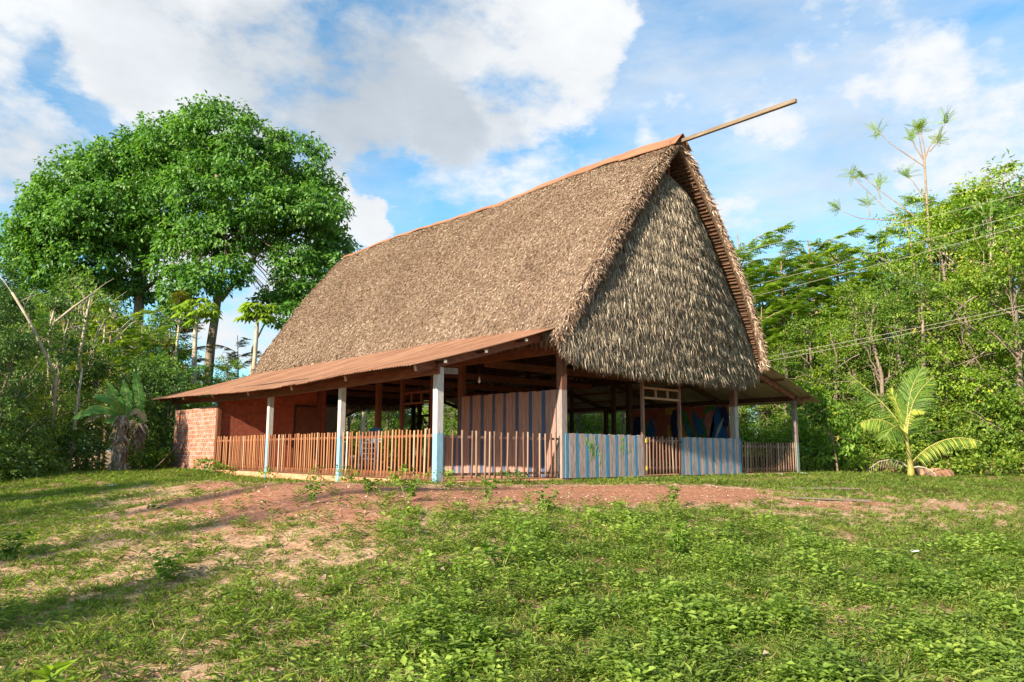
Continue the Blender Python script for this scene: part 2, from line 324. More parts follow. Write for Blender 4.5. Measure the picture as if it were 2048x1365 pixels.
def brickmat(name, c1, c2, mortar, bw, bh, msize, axis, ridges, holes=False):
    m, nt, b, o = new_mat(name)
    tc = nt.nodes.new('ShaderNodeTexCoord'); sp = nt.nodes.new('ShaderNodeSeparateXYZ'); nt.links.new(tc.outputs['Object'], sp.inputs[0])
    cb = nt.nodes.new('ShaderNodeCombineXYZ'); nt.links.new(sp.outputs['Y' if axis == 'x' else 'X'], cb.inputs[0]); nt.links.new(sp.outputs['Z'], cb.inputs[1])
    def brick(w, h, ms, off=.5, a=c1, bb=c2, mo=mortar):
        t = nt.nodes.new('ShaderNodeTexBrick'); nt.links.new(cb.outputs[0], t.inputs['Vector']); t.inputs['Scale'].default_value = 1
        t.inputs['Brick Width'].default_value = w; t.inputs['Row Height'].default_value = h; t.inputs['Mortar Size'].default_value = ms; t.inputs['Mortar Smooth'].default_value = .2
        t.inputs['Color1'].default_value = (*a, 1); t.inputs['Color2'].default_value = (*bb, 1); t.inputs['Mortar'].default_value = (*mo, 1); t.offset = off
        t.inputs['Bias'].default_value = 0.0
        return t
    t = brick(bw, bh, msize)
    n = nz(nt, 7, 6, rough=.65)
    c = mixc(nt, 1.0, t.outputs['Color'], ramp(nt, n, [(.3, (.62,.55,.5)), (.7, (1.15,1.1,1.05))]), 'MULTIPLY')
    h = mth(nt, 'SUBTRACT', 1.0, t.outputs['Fac'])
    if holes:
        t2 = brick(bw/3, bh/2, .016, 0)       # cell walls of the hollow brick ends
        holem = mth(nt, 'MULTIPLY', mth(nt, 'SUBTRACT', 1.0, t2.outputs['Fac']), mth(nt, 'SUBTRACT', 1.0, t.outputs['Fac']))
        pick = mth(nt, 'GREATER_THAN', nz(nt, 2.6, 3, (1,1,1.3)), .47)
        c = mixc(nt, mth(nt, 'MULTIPLY', mth(nt, 'MULTIPLY', holem, pick), .8), c, (.055,.02,.012))
        # white lime smears over the joints
        lime = ramp(nt, nz(nt, 3.5, 6, (1,1,2.2), .7), [(.45, (0,0,0)), (.58, (1,1,1))])
        c = mixc(nt, mth(nt, 'MULTIPLY', lime, .38), c, (.42,.37,.34))
        h = mth(nt, 'SUBTRACT', h, mth(nt, 'MULTIPLY', holem, .8))
    if ridges:
        w = nt.nodes.new('ShaderNodeMath'); w.operation = 'SINE'; nt.links.new(mth(nt, 'MULTIPLY', sp.outputs['Z'], 2*PI/(bh/5)), w.inputs[0])
        h = mth(nt, 'ADD', h, mth(nt, 'MULTIPLY', w.outputs[0], .15))
        c = mixc(nt, mth(nt, 'MULTIPLY', mth(nt, 'LESS_THAN', w.outputs[0], -.35), .55), c, (.10,.022,.012))
    nt.links.new(c, b.inputs['Base Color']); b.inputs['Roughness'].default_value = .9; bump(nt, b, h, .6, .02); return m
M['brick_out'] = brickmat('brick_out', (.44,.095,.038), (.52,.15,.065), (.36,.24,.19), .20, .155, .022, 'x', False, True)
M['brick_in'] = brickmat('brick_in', (.36,.075,.038), (.46,.11,.055), (.30,.15,.11), .30, .16, .010, 'y', True)

# ------------------------------------------------------------------ terrain
rng = np.random.default_rng(7)
_k = [(rng.uniform(-1,1,2), rng.uniform(0,6.28)) for _ in range(40)]
def fbm(x, y, f0=.3, oct=4, gain=.55, seed=0):
    r = np.zeros_like(x, dtype=float); a = 1; f = f0; tot = 0; rr = np.random.default_rng(seed+100)
    for o in range(oct):
        s = 0
        for k in range(5):
            th = rr.uniform(0, 2*PI); ph = rr.uniform(0, 2*PI); ff = f*rr.uniform(.7, 1.4)
            s = s+np.sin(ff*(x*math.cos(th)+y*math.sin(th))*2*PI+ph+1.3*np.sin(ff*1.7*(x*math.sin(th)-y*math.cos(th))*2*PI+ph*2))
        r += a*s/5; tot += a; a *= gain; f *= 2.1
    return r/tot
def sstep(a, b, x):
    t = np.clip((x-a)/(b-a), 0, 1); return t*t*(3-2*t)
def H(x, y):
    x = np.asarray(x, float); y = np.asarray(y, float)
    dx = np.maximum(np.maximum(-3.9-x, x-11.6), 0); dy = np.maximum(np.maximum(0-y, y-18), 0); d = np.hypot(dx, dy)
    drop = .87*sstep(1.0, 15, d)*(1-sstep(12, 26, x))*(1-.65*sstep(12, 26, y))
    h = -.07-.15*sstep(-2.5, -3.6, x)*sstep(.2, 1.6, y)*(1-sstep(9, 13.5, y))-drop+.42*sstep(15, 27, x)-.10*sstep(.2, 1.5, d)*sstep(1, -3, x)*.6
    h += (fbm(x, y, .07, 3, seed=1)*.11+fbm(x, y, .42, 3, seed=2)*.045)*sstep(.6, 4, d)
    # the worn hump of bare earth left of the porch corner
    h += .26*np.exp(-(((x+7.2)/2.4)**2+((y-2.5)/6.5)**2))+.10*np.exp(-(((x+8.5)/1.6)**2+((y+4.5)/1.6)**2))
    inside = (x > -3.85) & (x < 11.55) & (y > .05) & (y < 18); h = np.where(inside, -.25, h)
    return h
def axis_pts(a, b, fine, far, n):
    mid = np.arange(a, b, fine); t = np.linspace(0, 1, n+1)[1:]**2.2
    return np.concatenate([(a-far*t)[::-1], mid, b+far*t])
gx = axis_pts(-17, 20, .16, 900, 40); gy = axis_pts(-16, 22, .16, 900, 40)
X, Y = np.meshgrid(gx, gy); Z = H(X, Y)
V = np.stack([X, Y, Z], -1).reshape(-1, 3); nxp = len(gx); nyp = len(gy)
ii = (np.arange(nyp-1)[:, None]*nxp+np.arange(nxp-1)[None]).ravel()
F = np.stack([ii, ii+1, ii+1+nxp, ii+nxp], -1)
# bare-earth map: 1 = bare red soil, .5 = dry mown stubble, 0 = green
def lat_fwd(x, y):
    return (x-CAM.x)*rt.x+(y-CAM.y)*rt.y, (x-CAM.x)*math.sin(YAW)+(y-CAM.y)*math.cos(YAW)
def bare(x, y):
    e = lambda cx, cy, a, b, th: ((x-cx)*math.cos(th)+(y-cy)*math.sin(th))**2/a**2+((y-cy)*math.cos(th)-(x-cx)*math.sin(th))**2/b**2
    n = fbm(x, y, .28, 4, .6, seed=5)
    s = 0*x
    for (cx, cy, a, b, th, am) in [(-2.2,-3.2,4.6,2.1,-.30,1.1), (-5.8,-3.2,2.8,1.5,.3,.85), (-7.8,-1.4,4.8,2.8,1.2,.78), (-6.6,3.0,2.2,4.8,0,.66), (-9.6,-3.2,2.6,1.2,.4,.5), (-8.6,2.5,3.4,1.1,1.45,.5), (0.3,-5.6,4.2,1.2,-.75,.6),
                                  (2.8,-7.0,4.5,1.4,-.35,.6), (6.5,-1.9,3.5,.7,-.1,.45), (-11.3,-10.4,1.2,.5,.7,.5), (-12.0,-8.2,1.6,.7,.4,.5), (26,2,4,1.4,.3,.5), (22,-3,3,.8,0,.4)]:
        s = np.maximum(s, am*np.exp(-np.maximum(e(cx, cy, a, b, th), 0)**1.3*.8))
    la, f = lat_fwd(x, y)
    lush_ = sstep(-2.8, .2, la+.10*(f-5))*(1-sstep(9.2, 12.5, f))
    dry = np.clip(.20+.85*fbm(x, y, .33, 4, .6, seed=7), 0, .50)*(1-.35*lush_)*(1-.7*sstep(13, 15, f)*(1-sstep(-1, 3, x)*0))
    return np.clip(np.maximum(s+n*.42*(.35+s)+.02, dry), 0, 1)
B = bare(X, Y)
def ground_mat():
    m, nt, b, o = new_mat('ground'); at = nt.nodes.new('ShaderNodeAttribute'); at.attribute_name = 'bare'
    n1 = nz(nt, 1.6, 8, rough=.62); n2 = nz(nt, 14, 6, rough=.7); n3 = nz(nt, 90, 3)
    red = ramp(nt, n2, [(.3, (.20,.085,.05)), (.5, (.36,.155,.09)), (.72, (.52,.31,.20))])
    dry = ramp(nt, n2, [(.3, (.22,.12,.065)), (.5, (.46,.29,.175)), (.7, (.62,.45,.29))])
    grn = ramp(nt, n2, [(.3, (.14,.08,.04)), (.6, (.30,.18,.10)), (.75, (.44,.29,.17))])
    f = mth(nt, 'ADD', at.outputs['Fac'], mth(nt, 'MULTIPLY', mth(nt, 'SUBTRACT', n1, .5), .5))
    a = nt.nodes.new('ShaderNodeMapRange'); a.interpolation_type = 'SMOOTHSTEP'; a.inputs['From Min'].default_value = .05; a.inputs['From Max'].default_value = .34; nt.links.new(f, a.inputs['Value'])
    c = mixc(nt, a.outputs[0], grn, dry)
    a2 = nt.nodes.new('ShaderNodeMapRange'); a2.interpolation_type = 'SMOOTHSTEP'; a2.inputs['From Min'].default_value = .42; a2.inputs['From Max'].default_value = .72; nt.links.new(f, a2.inputs['Value'])
    c = mixc(nt, a2.outputs[0], c, red)
    nt.links.new(c, b.inputs['Base Color']); b.inputs['Roughness'].default_value = .95; b.inputs['Specular IOR Level'].default_value = .15
    bump(nt, b, mth(nt, 'ADD', n2, mth(nt, 'MULTIPLY', n3, .5)), .8, .03); return m
M['ground'] = ground_mat()
g = np_mesh('ground', V, F, M['ground'], smooth=True, extra={'bare': B.ravel()}); tag(g, kind='structure')

exec_parts = []
# ================================================================== THE HUT
WID, LN = 7.716, 17.714           # width between main posts, length
LW = 3.78                          # width of each side porch
hut = empty('thatched_hut', (0, 0, 0))
tag(hut, 'large open-sided communal hut with steep thatched roof and rusty tin side porches', 'hut')
XC = WID/2
def zr(y): return np.interp(y, [-1.2, 0, 2.8, 7, 10, 13.85, 19], [9.62, 9.66, 9.80, 9.72, 9.85, 10.03, 10.0])-.05
def hD(D, y):   # half width at a depth D below the ridge
    f = np.interp(D, [0, .05, .55, 1.15, 1.95, 2.5, 3.65, 4.9, 6.2], [0, .12, .62, 1.10, 1.76, 2.2, 3.0, 3.86, 4.62])
    k = np.interp(y, [0, 18], [1.0, .955]); return f*k
def yfront(D): return np.interp(D, [0, 1, 4, 5.5, 6.2], [-1.0, -1.06, -1.02, -.85, -.72])
YB = 18.6
def slope_pt(side, D, t, off=0.0):   # t 0..1 front to back; off along the outward normal
    y = yfront(D)+(YB-yfront(D))*t; h = hD(D, y); z = zr(y)-D*np.interp(y, [0, 18], [1.0, .985])
    e = .02; dh = (hD(D+e, y)-hD(np.maximum(D-e, 0), y)); dd = (np.minimum(D, 99)+e-np.maximum(D-e, 0))
    n = norm(np.stack([dd*side, 0*y, dh], -1))
    P = np.stack([XC+side*h, y, z], -1)+n*np.asarray(off)[..., None]
    tdn = norm(np.stack([side*dh, 0*y, -dd], -1))
    return P, n, tdn
DMAX = 6.12
rg = np.random.default_rng(11)
thatch_parent = None
for side, nm in ((-1, 'l'), (1, 'r')):
    nu, nv = 190, 60
    t = np.linspace(0, 1, nu)[None]*np.ones((nv, 1)); D = np.linspace(0.0, DMAX, nv)[:, None]*np.ones((1, nu))
    bumpy = fbm(t*20, D, .35, 3, seed=21+side)*.045+fbm(t*20, D*2, 1.5, 2, seed=22)*.02
    P, n, td = slope_pt(side, D, t, bumpy)
    Pi, _, _ = slope_pt(side, D, t, np.full_like(D, -.24))
    V = np.concatenate([P.reshape(-1, 3), Pi.reshape(-1, 3)]); k = nu*nv
    ii = (np.arange(nv-1)[:, None]*nu+np.arange(nu-1)[None]).ravel()
    Fo = np.stack([ii, ii+1, ii+1+nu, ii+nu], -1); Fi = Fo[:, ::-1]+k
    def edge(a, b): return np.stack([a[:-1], a[1:], b[1:], b[:-1]], -1)
    e1 = np.arange(nv)*nu; e2 = e1+nu-1; e3 = (nv-1)*nu+np.arange(nu)
    Fe = np.concatenate([edge(e1, e1+k), edge(e2+k, e2), edge(e3, e3+k)])
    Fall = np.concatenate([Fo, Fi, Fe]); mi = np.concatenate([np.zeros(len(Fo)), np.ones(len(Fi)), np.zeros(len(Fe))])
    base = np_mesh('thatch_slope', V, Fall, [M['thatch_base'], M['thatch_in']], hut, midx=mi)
    # loose leaf tips
    ns = 380000 if side < 0 else 26000
    D = rg.uniform(0.1, DMAX, ns); t = rg.uniform(0, 1, ns)
    P, n, td = slope_pt(side, D, t, rg.uniform(-.01, .035, ns))
    y = np.array([0, 1., 0])
    swirl = fbm(P[:, 1], P[:, 2], .5, 2, seed=31)[:, None]
    Dr = td+y*(rg.normal(0, .55, ns)[:, None]+swirl*.5)+n*rg.uniform(.0, .46, ns)[:, None]
    L = rg.uniform(.045, .135, ns); Wd = rg.uniform(.009, .018, ns)
    V1, F1 = leaf_arr(P, Dr, n+rg.normal(0, .45, (ns, 3)), L, Wd, .1, .15)
    patch = fbm(P[:, 1], P[:, 2], .22, 3, seed=41)
    rn = np.clip(rg.beta(2.2, 2.2, ns)+.13*patch+.05, 0, 1)
    parts = [(V1, F1, np.repeat(rn, 4))]
    # ragged fringes: front rake, back rake and the eave
    for (kind, nf) in (('f', 13000), ('b', 2500), ('e', 12000)):
        if kind == 'e': D = rg.uniform(DMAX-.25, DMAX, nf); t = rg.uniform(0, 1, nf)
        else: D = rg.uniform(.0, DMAX, nf); t = rg.uniform(0, .012, nf) if kind == 'f' else rg.uniform(.99, 1, nf)
        P, n, td = slope_pt(side, D, t, rg.uniform(-.24, .05, nf) if kind == 'e' else rg.uniform(-.13, .05, nf))
        out = np.array([0, -1., 0]) if kind == 'f' else np.array([0, 1., 0]) if kind == 'b' else np.array([0, 0, -.5])
        Dr = td*rg.uniform(.5, 1.2, nf)[:, None]+out*rg.uniform(.0, .6, nf)[:, None]+n*rg.normal(.14 if kind != 'e' else .02, .18, nf)[:, None]+y*rg.normal(0, .22, nf)[:, None]+np.array([0, 0, -.12])
        L = rg.uniform(.10, .32, nf); Wd = rg.uniform(.010, .024, nf)
        V1, F1 = leaf_arr(P, Dr, n+rg.normal(0, .6, (nf, 3)), L, Wd, .1, .3)
        parts.append((V1, F1, np.repeat(np.clip(rg.beta(2, 2, nf)+.05, 0, 1), 4)))
    V1, F1, R1 = cat(parts)
    np_mesh('thatch_leaves', V1, F1, M['thatch'], base, rnd=R1)
    # palm-rib courses under the thatch
    mb = MB()
    for k in range(62):
        D = .25+k*.094; p0, n0, _ = slope_pt(side, np.array([D]), np.array([0.003]), np.array([-.27])); p1, _, _ = slope_pt(side, np.array([D]), np.array([.995]), np.array([-.27]))
        w = rg.uniform(.03, .05); j = rg.uniform(-.03, .03)
        pts = []
        for s_ in np.linspace(0, 1, 7):
            q, _, _ = slope_pt(side, np.array([D+j*math.sin(s_*9+k)]), np.array([.002+.993*s_]), np.array([-.265])); pts.append(q[0])
        mb.tube(pts, w/2, 5)
    mb.build('rib_course', M['rib'], base)

# the gable: bulging hanging thatch under the smoke hole, front; a plain copy at the back
def gable_pt(u, z, back=False):
    D = zr(0.)-z; hw = hD(D, 0.)-.20-.05*np.clip(u, 0, 1)*np.interp(z, [3, 4.5, 8], [0, .6, 1]); hw = hw*np.interp(z, [2.7, 3.1, 4], [.95, 1.0, 1.0])
    v = np.clip((8.6-z)/5.8, 0, 1)
    y = -.70+.02*v+.22*np.clip(u, 0, 1)-.34*np.sin(np.clip(v, 0, 1)*PI*.85)*(1-u*u)-.12*(1-u*u)
    y = np.where(z > 8.2, y+(z-8.2)*.7, y)
    if back: y = LN-y+.25
    return np.stack([XC+u*hw, y, z+0*u], -1)
zbot = lambda u: 2.86+.28*np.abs(u)**5+.03*np.sin(u*17)
def ztop(u): return 8.78-.45*np.abs(u)**2.5
for back in (False, True):
    nu, nv = 60, 80
    u = np.linspace(-1, 1, nu)[None]*np.ones((nv, 1)); s_ = np.linspace(0, 1, nv)[:, None]*np.ones((1, nu))
    z = ztop(u)*(1-s_)+zbot(u)*s_
    P = gable_pt(u, z, back); P[..., 1] += fbm(u*4, z, .5, 3, seed=51)*.06
    Pi = P.copy(); Pi[..., 1] += (.18 if not back else -.18)
    V = np.concatenate([P.reshape(-1, 3), Pi.reshape(-1, 3)]); k = nu*nv
    ii = (np.arange(nv-1)[:, None]*nu+np.arange(nu-1)[None]).ravel(); Fo = np.stack([ii, ii+1, ii+1+nu, ii+nu], -1)
    e1 = np.arange(nv)*nu; e2 = e1+nu-1; e3 = (nv-1)*nu+np.arange(nu); e4 = np.arange(nu)
    Fe = np.concatenate([edge(e1, e1+k), edge(e2+k, e2), edge(e3, e3+k), edge(e4+k, e4)])
    base = np_mesh('gable_thatch', V, np.concatenate([Fo, Fo[:, ::-1]+k, Fe]), [M['thatch_base'], M['thatch_in']], hut,
                   midx=np.concatenate([np.zeros(len(Fo)), np.ones(len(Fo)), np.zeros(len(Fe))]))
    ns = 130000 if not back else 12000
    u = rg.uniform(-1, 1, ns); s_ = rg.uniform(0, 1, ns)**.9; z = ztop(u)*(1-s_)+zbot(u)*s_
    # coursing: tips end along wavy horizontal courses
    P = gable_pt(u, z, back); eps = .02
    Pu = gable_pt(u+eps, z, back); n = norm(np.cross(P-gable_pt(u, z+eps, back), Pu-P)); n *= (1 if not back else -1)
    sg = -1 if not back else 1
    n = np.where(n[:, 1:2]*sg < 0, -n, n)
    course = (np.sin(z*2*PI/.42+u*3+fbm(u*4, z, .6, 2, seed=52)*2.5)+1)/2
    P = P+n*(rg.uniform(0, .07, ns)+course*.025)[:, None]
    Dr = np.array([0, 0, -1.])+n*rg.uniform(.02, .45, ns)[:, None]+np.stack([rg.normal(0, .20, ns)+fbm(u*3, z, .5, 2, seed=53)*.25, 0*u, 0*u], -1)
    L = rg.uniform(.14, .46, ns); Wd = rg.uniform(.009, .022, ns)
    V1, F1 = leaf_arr(P, Dr, n+rg.normal(0, .55, (ns, 3)), L, Wd, .12, .12)
    rn = np.clip(rg.beta(2, 2, ns)+.10*fbm(u*4, z, .3, 3, seed=54)+.03*(course-.5), 0, 1)
    nf = 5000; uu = rg.uniform(-1, 1, nf); zz = zbot(uu)+rg.uniform(0, .25, nf); P2 = gable_pt(uu, zz, back)+np.stack([0*uu, rg.uniform(-.05, .18, nf)*(-sg), 0*uu], -1)
    D2 = np.array([0, 0, -1.])+rg.normal(0, .18, (nf, 3)); V2, F2 = leaf_arr(P2, D2, np.array([0., sg, 0])+rg.normal(0, .5, (nf, 3)), rg.uniform(.2, .42, nf), rg.uniform(.02, .04, nf), .1, .1)
    nc = 5000; s3 = rg.uniform(0, 1, nc); sd3 = rg.choice([-1, 1], nc); u3 = sd3*rg.uniform(.95, 1.02, nc); z3 = ztop(u3)*(1-s3)+zbot(u3)*s3
    P3 = gable_pt(u3, z3, back)+np.stack([0*u3, rg.uniform(-.1, .12, nc)*(-sg), 0*u3], -1); D3 = np.stack([sd3*rg.uniform(0, .5, nc), sg*rg.uniform(0, .4, nc), -np.ones(nc)], -1)
    V3, F3 = leaf_arr(P3, D3, np.array([0., sg, 0])+rg.normal(0, .5, (nc, 3)), rg.uniform(.15, .35, nc), rg.uniform(.018, .036, nc), .1, .2)
    V1, F1, R1 = cat([(V1, F1, np.repeat(rn, 4)), (V2, F2, np.repeat(rg.beta(2, 2, nf), 4)), (V3, F3, np.repeat(rg.beta(2, 2, nc), 4))])
    np_mesh('hanging_leaves', V1, F1, M['thatch_gable'], base, rnd=R1)
# smoke-hole post
mb = MB(); mb.beam((XC+.15, -.45, 7.6), (XC+.15, -.45, 9.35), .09, .09, upv=(0, 1, 0)); mb.build('king_post', M['wood_red'], hut)
mb = MB(); mb.beam((XC+.12, -.10, 8.45), (XC+.85, -.10, 7.7), .05, .07, upv=(0, 1, 0)); mb.build('gable_strut', M['wood_red'], hut)

# ridge cap of folded rusty sheets, each lapping the next
y0 = -1.14; k = 0
capwob = lambda y: .015*math.sin(y*1.7)+.012*math.sin(y*4.1+1)
while y0 < 18.6:
    y1 = min(y0+2.05, 18.75); mb = MB(); rows = []
    wl = float(np.interp(y0, [-1.2, 1, 6, 12, 19], [.40, .30, .17, .13, .16])); lift = .012*(k % 2)+.01
    for yy in np.linspace(y0, y1+.06, 7):
        zt = float(zr(yy))+.035+wl*.40+capwob(yy)+lift; ww = wl+.02*math.sin(yy*3)
        dz = ww*1.02
        prof = [(-ww, -dz+.02), (-ww*.98, -dz), (-ww*.5, -dz*.47), (-.03, -.012), (0, 0), (.03, -.012), (ww*.5, -dz*.47), (ww*.98, -dz), (ww, -dz+.02)]
        rows.append([(XC+a, yy, zt+c) for a, c in prof])
    mb.grid(rows); o = mb.build('ridge_cap', M['cap_sheet'], hut, smooth=False)
    sm = o.modifiers.new('thick', 'SOLIDIFY'); sm.thickness = .006
    y0 = y1; k += 1
mb = MB(); mb.beam((XC, .8, float(zr(0))-.03), (XC, -4.6, 9.50), .105, .105)
mb.build('ridge_pole', M['pole_wood'], hut, bevel=.008)

# floor slab
mb = MB(); mb.box((-LW-.06, -.08, -.42), (WID+LW+.06, LN+.05, 0.0)); mb.build('floor_slab', M['concrete'], hut, bevel=.03)

# posts
def post(x, y, z0, z1, w, m, name='post', lean=(0, 0)):
    mb = MB(); nseg = 6; rows = []
    mb.hexa([(x-w/2, y-w/2, z0), (x+w/2, y-w/2, z0), (x+w/2, y+w/2, z0), (x-w/2, y+w/2, z0),
             (x-w/2+lean[0], y-w/2+lean[1], z1), (x+w/2+lean[0], y-w/2+lean[1], z1), (x+w/2+lean[0], y+w/2+lean[1], z1), (x-w/2+lean[0], y+w/2+lean[1], z1)])
    return mb.build(name, m, hut, bevel=.006)
YP = [0, 4.31, 8.79, 13.17, 17.71]
def zplate(y): return float(np.interp(y, [0, 4.3, 8.8, 13.2, 17.7], [2.30, 2.26, 2.25, 2.33, 2.45]))
for i, y in enumerate(YP):
    if i in (0, 1, 2): post(-LW, y, -.35, 2.47, .15 if i else .17, M['post_white'], lean=(-.0, .03))
    else: post(-LW+.02, y, -.1, 2.52, .14, M['wood_red'] if i == 3 else M['wood_old'])
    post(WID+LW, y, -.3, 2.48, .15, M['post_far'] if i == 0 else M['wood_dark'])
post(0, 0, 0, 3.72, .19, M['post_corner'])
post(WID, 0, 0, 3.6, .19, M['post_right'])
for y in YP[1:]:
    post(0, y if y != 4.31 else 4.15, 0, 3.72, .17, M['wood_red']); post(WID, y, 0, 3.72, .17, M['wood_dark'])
# plates
def beam(name, a, b, w, h, m): 
    mb = MB(); mb.beam(a, b, w, h); return mb.build(name, m, hut, bevel=.004)
for i in range(4):
    beam('eave_plate', (-LW-.10, YP[i]-(.14 if i == 0 else 0), zplate(YP[i])+.11), (-LW-.10, YP[i+1]+(.35 if i == 3 else 0)-.004, zplate(YP[i+1])+.11), .05, .21, M['wood_red_h'])
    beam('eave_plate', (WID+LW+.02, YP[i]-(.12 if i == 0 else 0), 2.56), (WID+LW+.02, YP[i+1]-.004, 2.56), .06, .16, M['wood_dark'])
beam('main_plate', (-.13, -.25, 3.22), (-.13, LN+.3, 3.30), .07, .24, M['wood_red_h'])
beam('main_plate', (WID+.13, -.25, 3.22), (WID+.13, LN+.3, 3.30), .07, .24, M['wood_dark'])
beam('wall_plate', (.02, .1, 3.74), (.02, LN, 3.85), .10, .16, M['wood_red_h'])
for y in (.12, 3.0, 6.2, 9.2, 12.4, 15.6): beam('tie_beam', (-.05, y, 3.12), (WID+.05, y, 3.12), .09, .20, M['wood_red_h'])
beam('tie_board', (-LW-.05, .10, 2.40), (-LW+.58, .10, 2.43), .04, .14, M['wood_old'])
beam('beam_end', (-.36, -.42, 3.44), (-.36, .3, 3.46), .14, .14, M['wood_red'])
# interior roof trusses seen dark under the thatch
for y in (3.0, 6.2, 9.2, 12.4, 15.6):
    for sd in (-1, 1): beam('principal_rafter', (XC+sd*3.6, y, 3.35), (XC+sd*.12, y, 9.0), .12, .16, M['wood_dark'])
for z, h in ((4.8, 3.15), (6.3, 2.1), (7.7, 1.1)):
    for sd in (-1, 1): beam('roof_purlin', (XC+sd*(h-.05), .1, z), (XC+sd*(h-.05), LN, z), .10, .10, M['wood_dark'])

# corrugated side roofs
def xeave(y): return float(np.interp(y, [-.5, 2, 18.5], [-4.78, -4.76, -4.62]))
def zeave(y): return float(np.interp(y, [-.5, .1, 2.6, 4.2, 6.8, 9, 11, 14, 17.3, 18.5], [2.40, 2.42, 2.42, 2.37, 2.35, 2.38, 2.44, 2.53, 2.60, 2.62]))
def zhead(y): return float(np.interp(y, [-.5, 1, 4, 18.5], [3.84, 3.92, 4.02, 4.08]))
def corrug(name, ya, yb, xe, ze, xh, zh, m, pitch=.105, amp=.014, nrow=7, sag=.05):
    ny = int((yb-ya)/pitch*6); ys = np.linspace(ya, yb, ny); rows = []
    for t in np.linspace(0, 1, nrow):
        row = []
        for yy in ys:
            sx = int((yy-ya)/.80); lap = .006*(sx % 2)
            x = xe(yy)*(1-t)+xh(yy)*t; z = ze(yy)*(1-t)+zh(yy)*t-sag*math.sin(t*PI)+amp*math.sin(2*PI*yy/pitch)+lap
            x += (.02*math.sin(sx*2.4))*(1-t) if xe(0) < 0 else 0
            row.append((x, yy, z))
        rows.append(row)
    mb = MB(); mb.grid(rows); o = mb.build(name, m, hut)
    sm = o.modifiers.new('thick', 'SOLIDIFY'); sm.thickness = .004
    return o
corrug('side_roof', -.42, 18.25, xeave, zeave, lambda y: -.05, zhead, M['rust_sheet'])
corrug('side_roof', -.55, 18.2, lambda y: WID+LW+.95, lambda y: 2.46, lambda y: WID+.1, lambda y: 3.86, M['galv_sheet'], sag=.02)
# back porch roof behind the hall
mb = MB(); rows = []
for t in np.linspace(0, 1, 5): rows.append([(x, 18.3+5.2*t, 3.75-1.15*t+.014*math.sin(2*PI*x/.105)) for x in np.linspace(1.2, 6.9, 330)])
mb.grid(rows); o = mb.build('back_roof', M['galv_sheet'], hut); o.modifiers.new('thick', 'SOLIDIFY').thickness = .004
for x in (1.5, 4.1, 6.7): beam('back_rafter', (x, 18.2, 3.66), (x, 23.3, 2.52), .06, .12, M['wood_dark'])
for x in (1.4, 6.75): post(x, 23.0, -.3, 2.5, .12, M['wood_old'])
# rafters and purlins of the side porches; pale sawn rafter ends show under the eave
for k in range(7):
    y = k*3.0+(.0 if k else -.03); y = min(y, 17.9)
    r_ = beam('porch_rafter', (-4.42, y, zeave(y)-.02), (-.02, y, zhead(y)-.20), .06, .17 if k else .2, M['wood_red_h'])
    mb = MB(); mb.beam((-4.445, y, zeave(y)-.026), (-4.42, y, zeave(y)-.018), .055, .12); mb.build('sawn_end', M['wood_end'], r_)
    beam('porch_rafter', (WID+.1, y+(.02 if k == 0 else 0), 3.60), (WID+LW+.55, y, 2.42), .07, .16, M['wood_red_h'] if k == 0 else M['wood_dark'])
for j, t in enumerate((.18, .42, .68, .93)):
    pa = []; 
    r_ = beam('purlin', (-4.75*(1-t)-.05*t, -.38, zeave(-.4)*(1-t)+zhead(-.4)*t-.085-.05*math.sin(t*PI)), (-4.7*(1-t)-.05*t, 18.0, zeave(18)*(1-t)+zhead(18)*t-.085-.05*math.sin(t*PI)), .05, .06, M['wood_dark'])
    yy = -.38; mb = MB(); x = -4.75*(1-t)-.05*t; z = zeave(-.4)*(1-t)+zhead(-.4)*t-.085-.05*math.sin(t*PI); mb.box((x-.035, -.40, z-.03), (x+.035, -.376, z+.032)); mb.build('sawn_end', M['wood_end'], r_)
for t in (.12, .5, .85):
    x = WID+LW+.95-(LW+.85)*t; beam('purlin', (x, -.45, 2.46+1.4*t-.07), (x, 18, 2.46+1.4*t-.07), .06, .07, M['wood_red_h'])

# plank walls
def planks(name, axis, a, b, fixed, z0, z1, pattern, bw, thick=.028, gap=.006, parent=hut, seed=1, zj=.01):
    rr = random.Random(seed); mb = MB(); names = []; c = a; i = 0
    for ch in pattern: 
        if ch not in names: names.append(ch)
    while c < b-.02:
        w = min(bw*rr.uniform(.9, 1.1), b-c); ch = pattern[i % len(pattern)]; m = names.index(ch); j = rr.uniform(-zj, zj); d = rr.uniform(-.004, .004)
        zz0 = z0 if not callable(z0) else z0(c); zz1 = (z1 if not callable(z1) else z1(c))+j
        if axis == 'x': mb.box((c, fixed+d-thick, zz0), (c+w-gap, fixed+d, zz1), m)
        else: mb.box((fixed+d-thick, c, zz0), (fixed+d, c+w-gap, zz1), m)
        c += w; i += 1
    mats = {'B': M['wood_blue'], 'G': M['wood_grey'], 'P': M['wood_pink'], 'N': M['wood_navy']}
    return mb.build(name, [mats[q] for q in names], parent, bevel=.003)
pw = planks('plank_wall', 'x', .0, 3.02, -.105, .0, 1.10, 'BGG', .125, seed=3)
tag(pw, label='waist-high wall of blue and grey boards between corner post and gate')
pw2 = planks('plank_wall', 'x', 4.76, 7.84, -.105, .0, 1.09, 'BGG', .122, seed=4)
tag(pw2, label='waist-high wall of blue and grey boards right of the gate')
pw3 = planks('plank_wall', 'y', .10, 4.10, -.10, .02, lambda y: 2.19+.01*y, 'PPPN', .125, seed=5)
tag(pw3, label='tall wall of brown boards with navy stripes inside the side porch')
planks('plank_wall', 'y', 4.10, 5.2, -.10, .02, 1.10, 'PNPP', .125, seed=6)
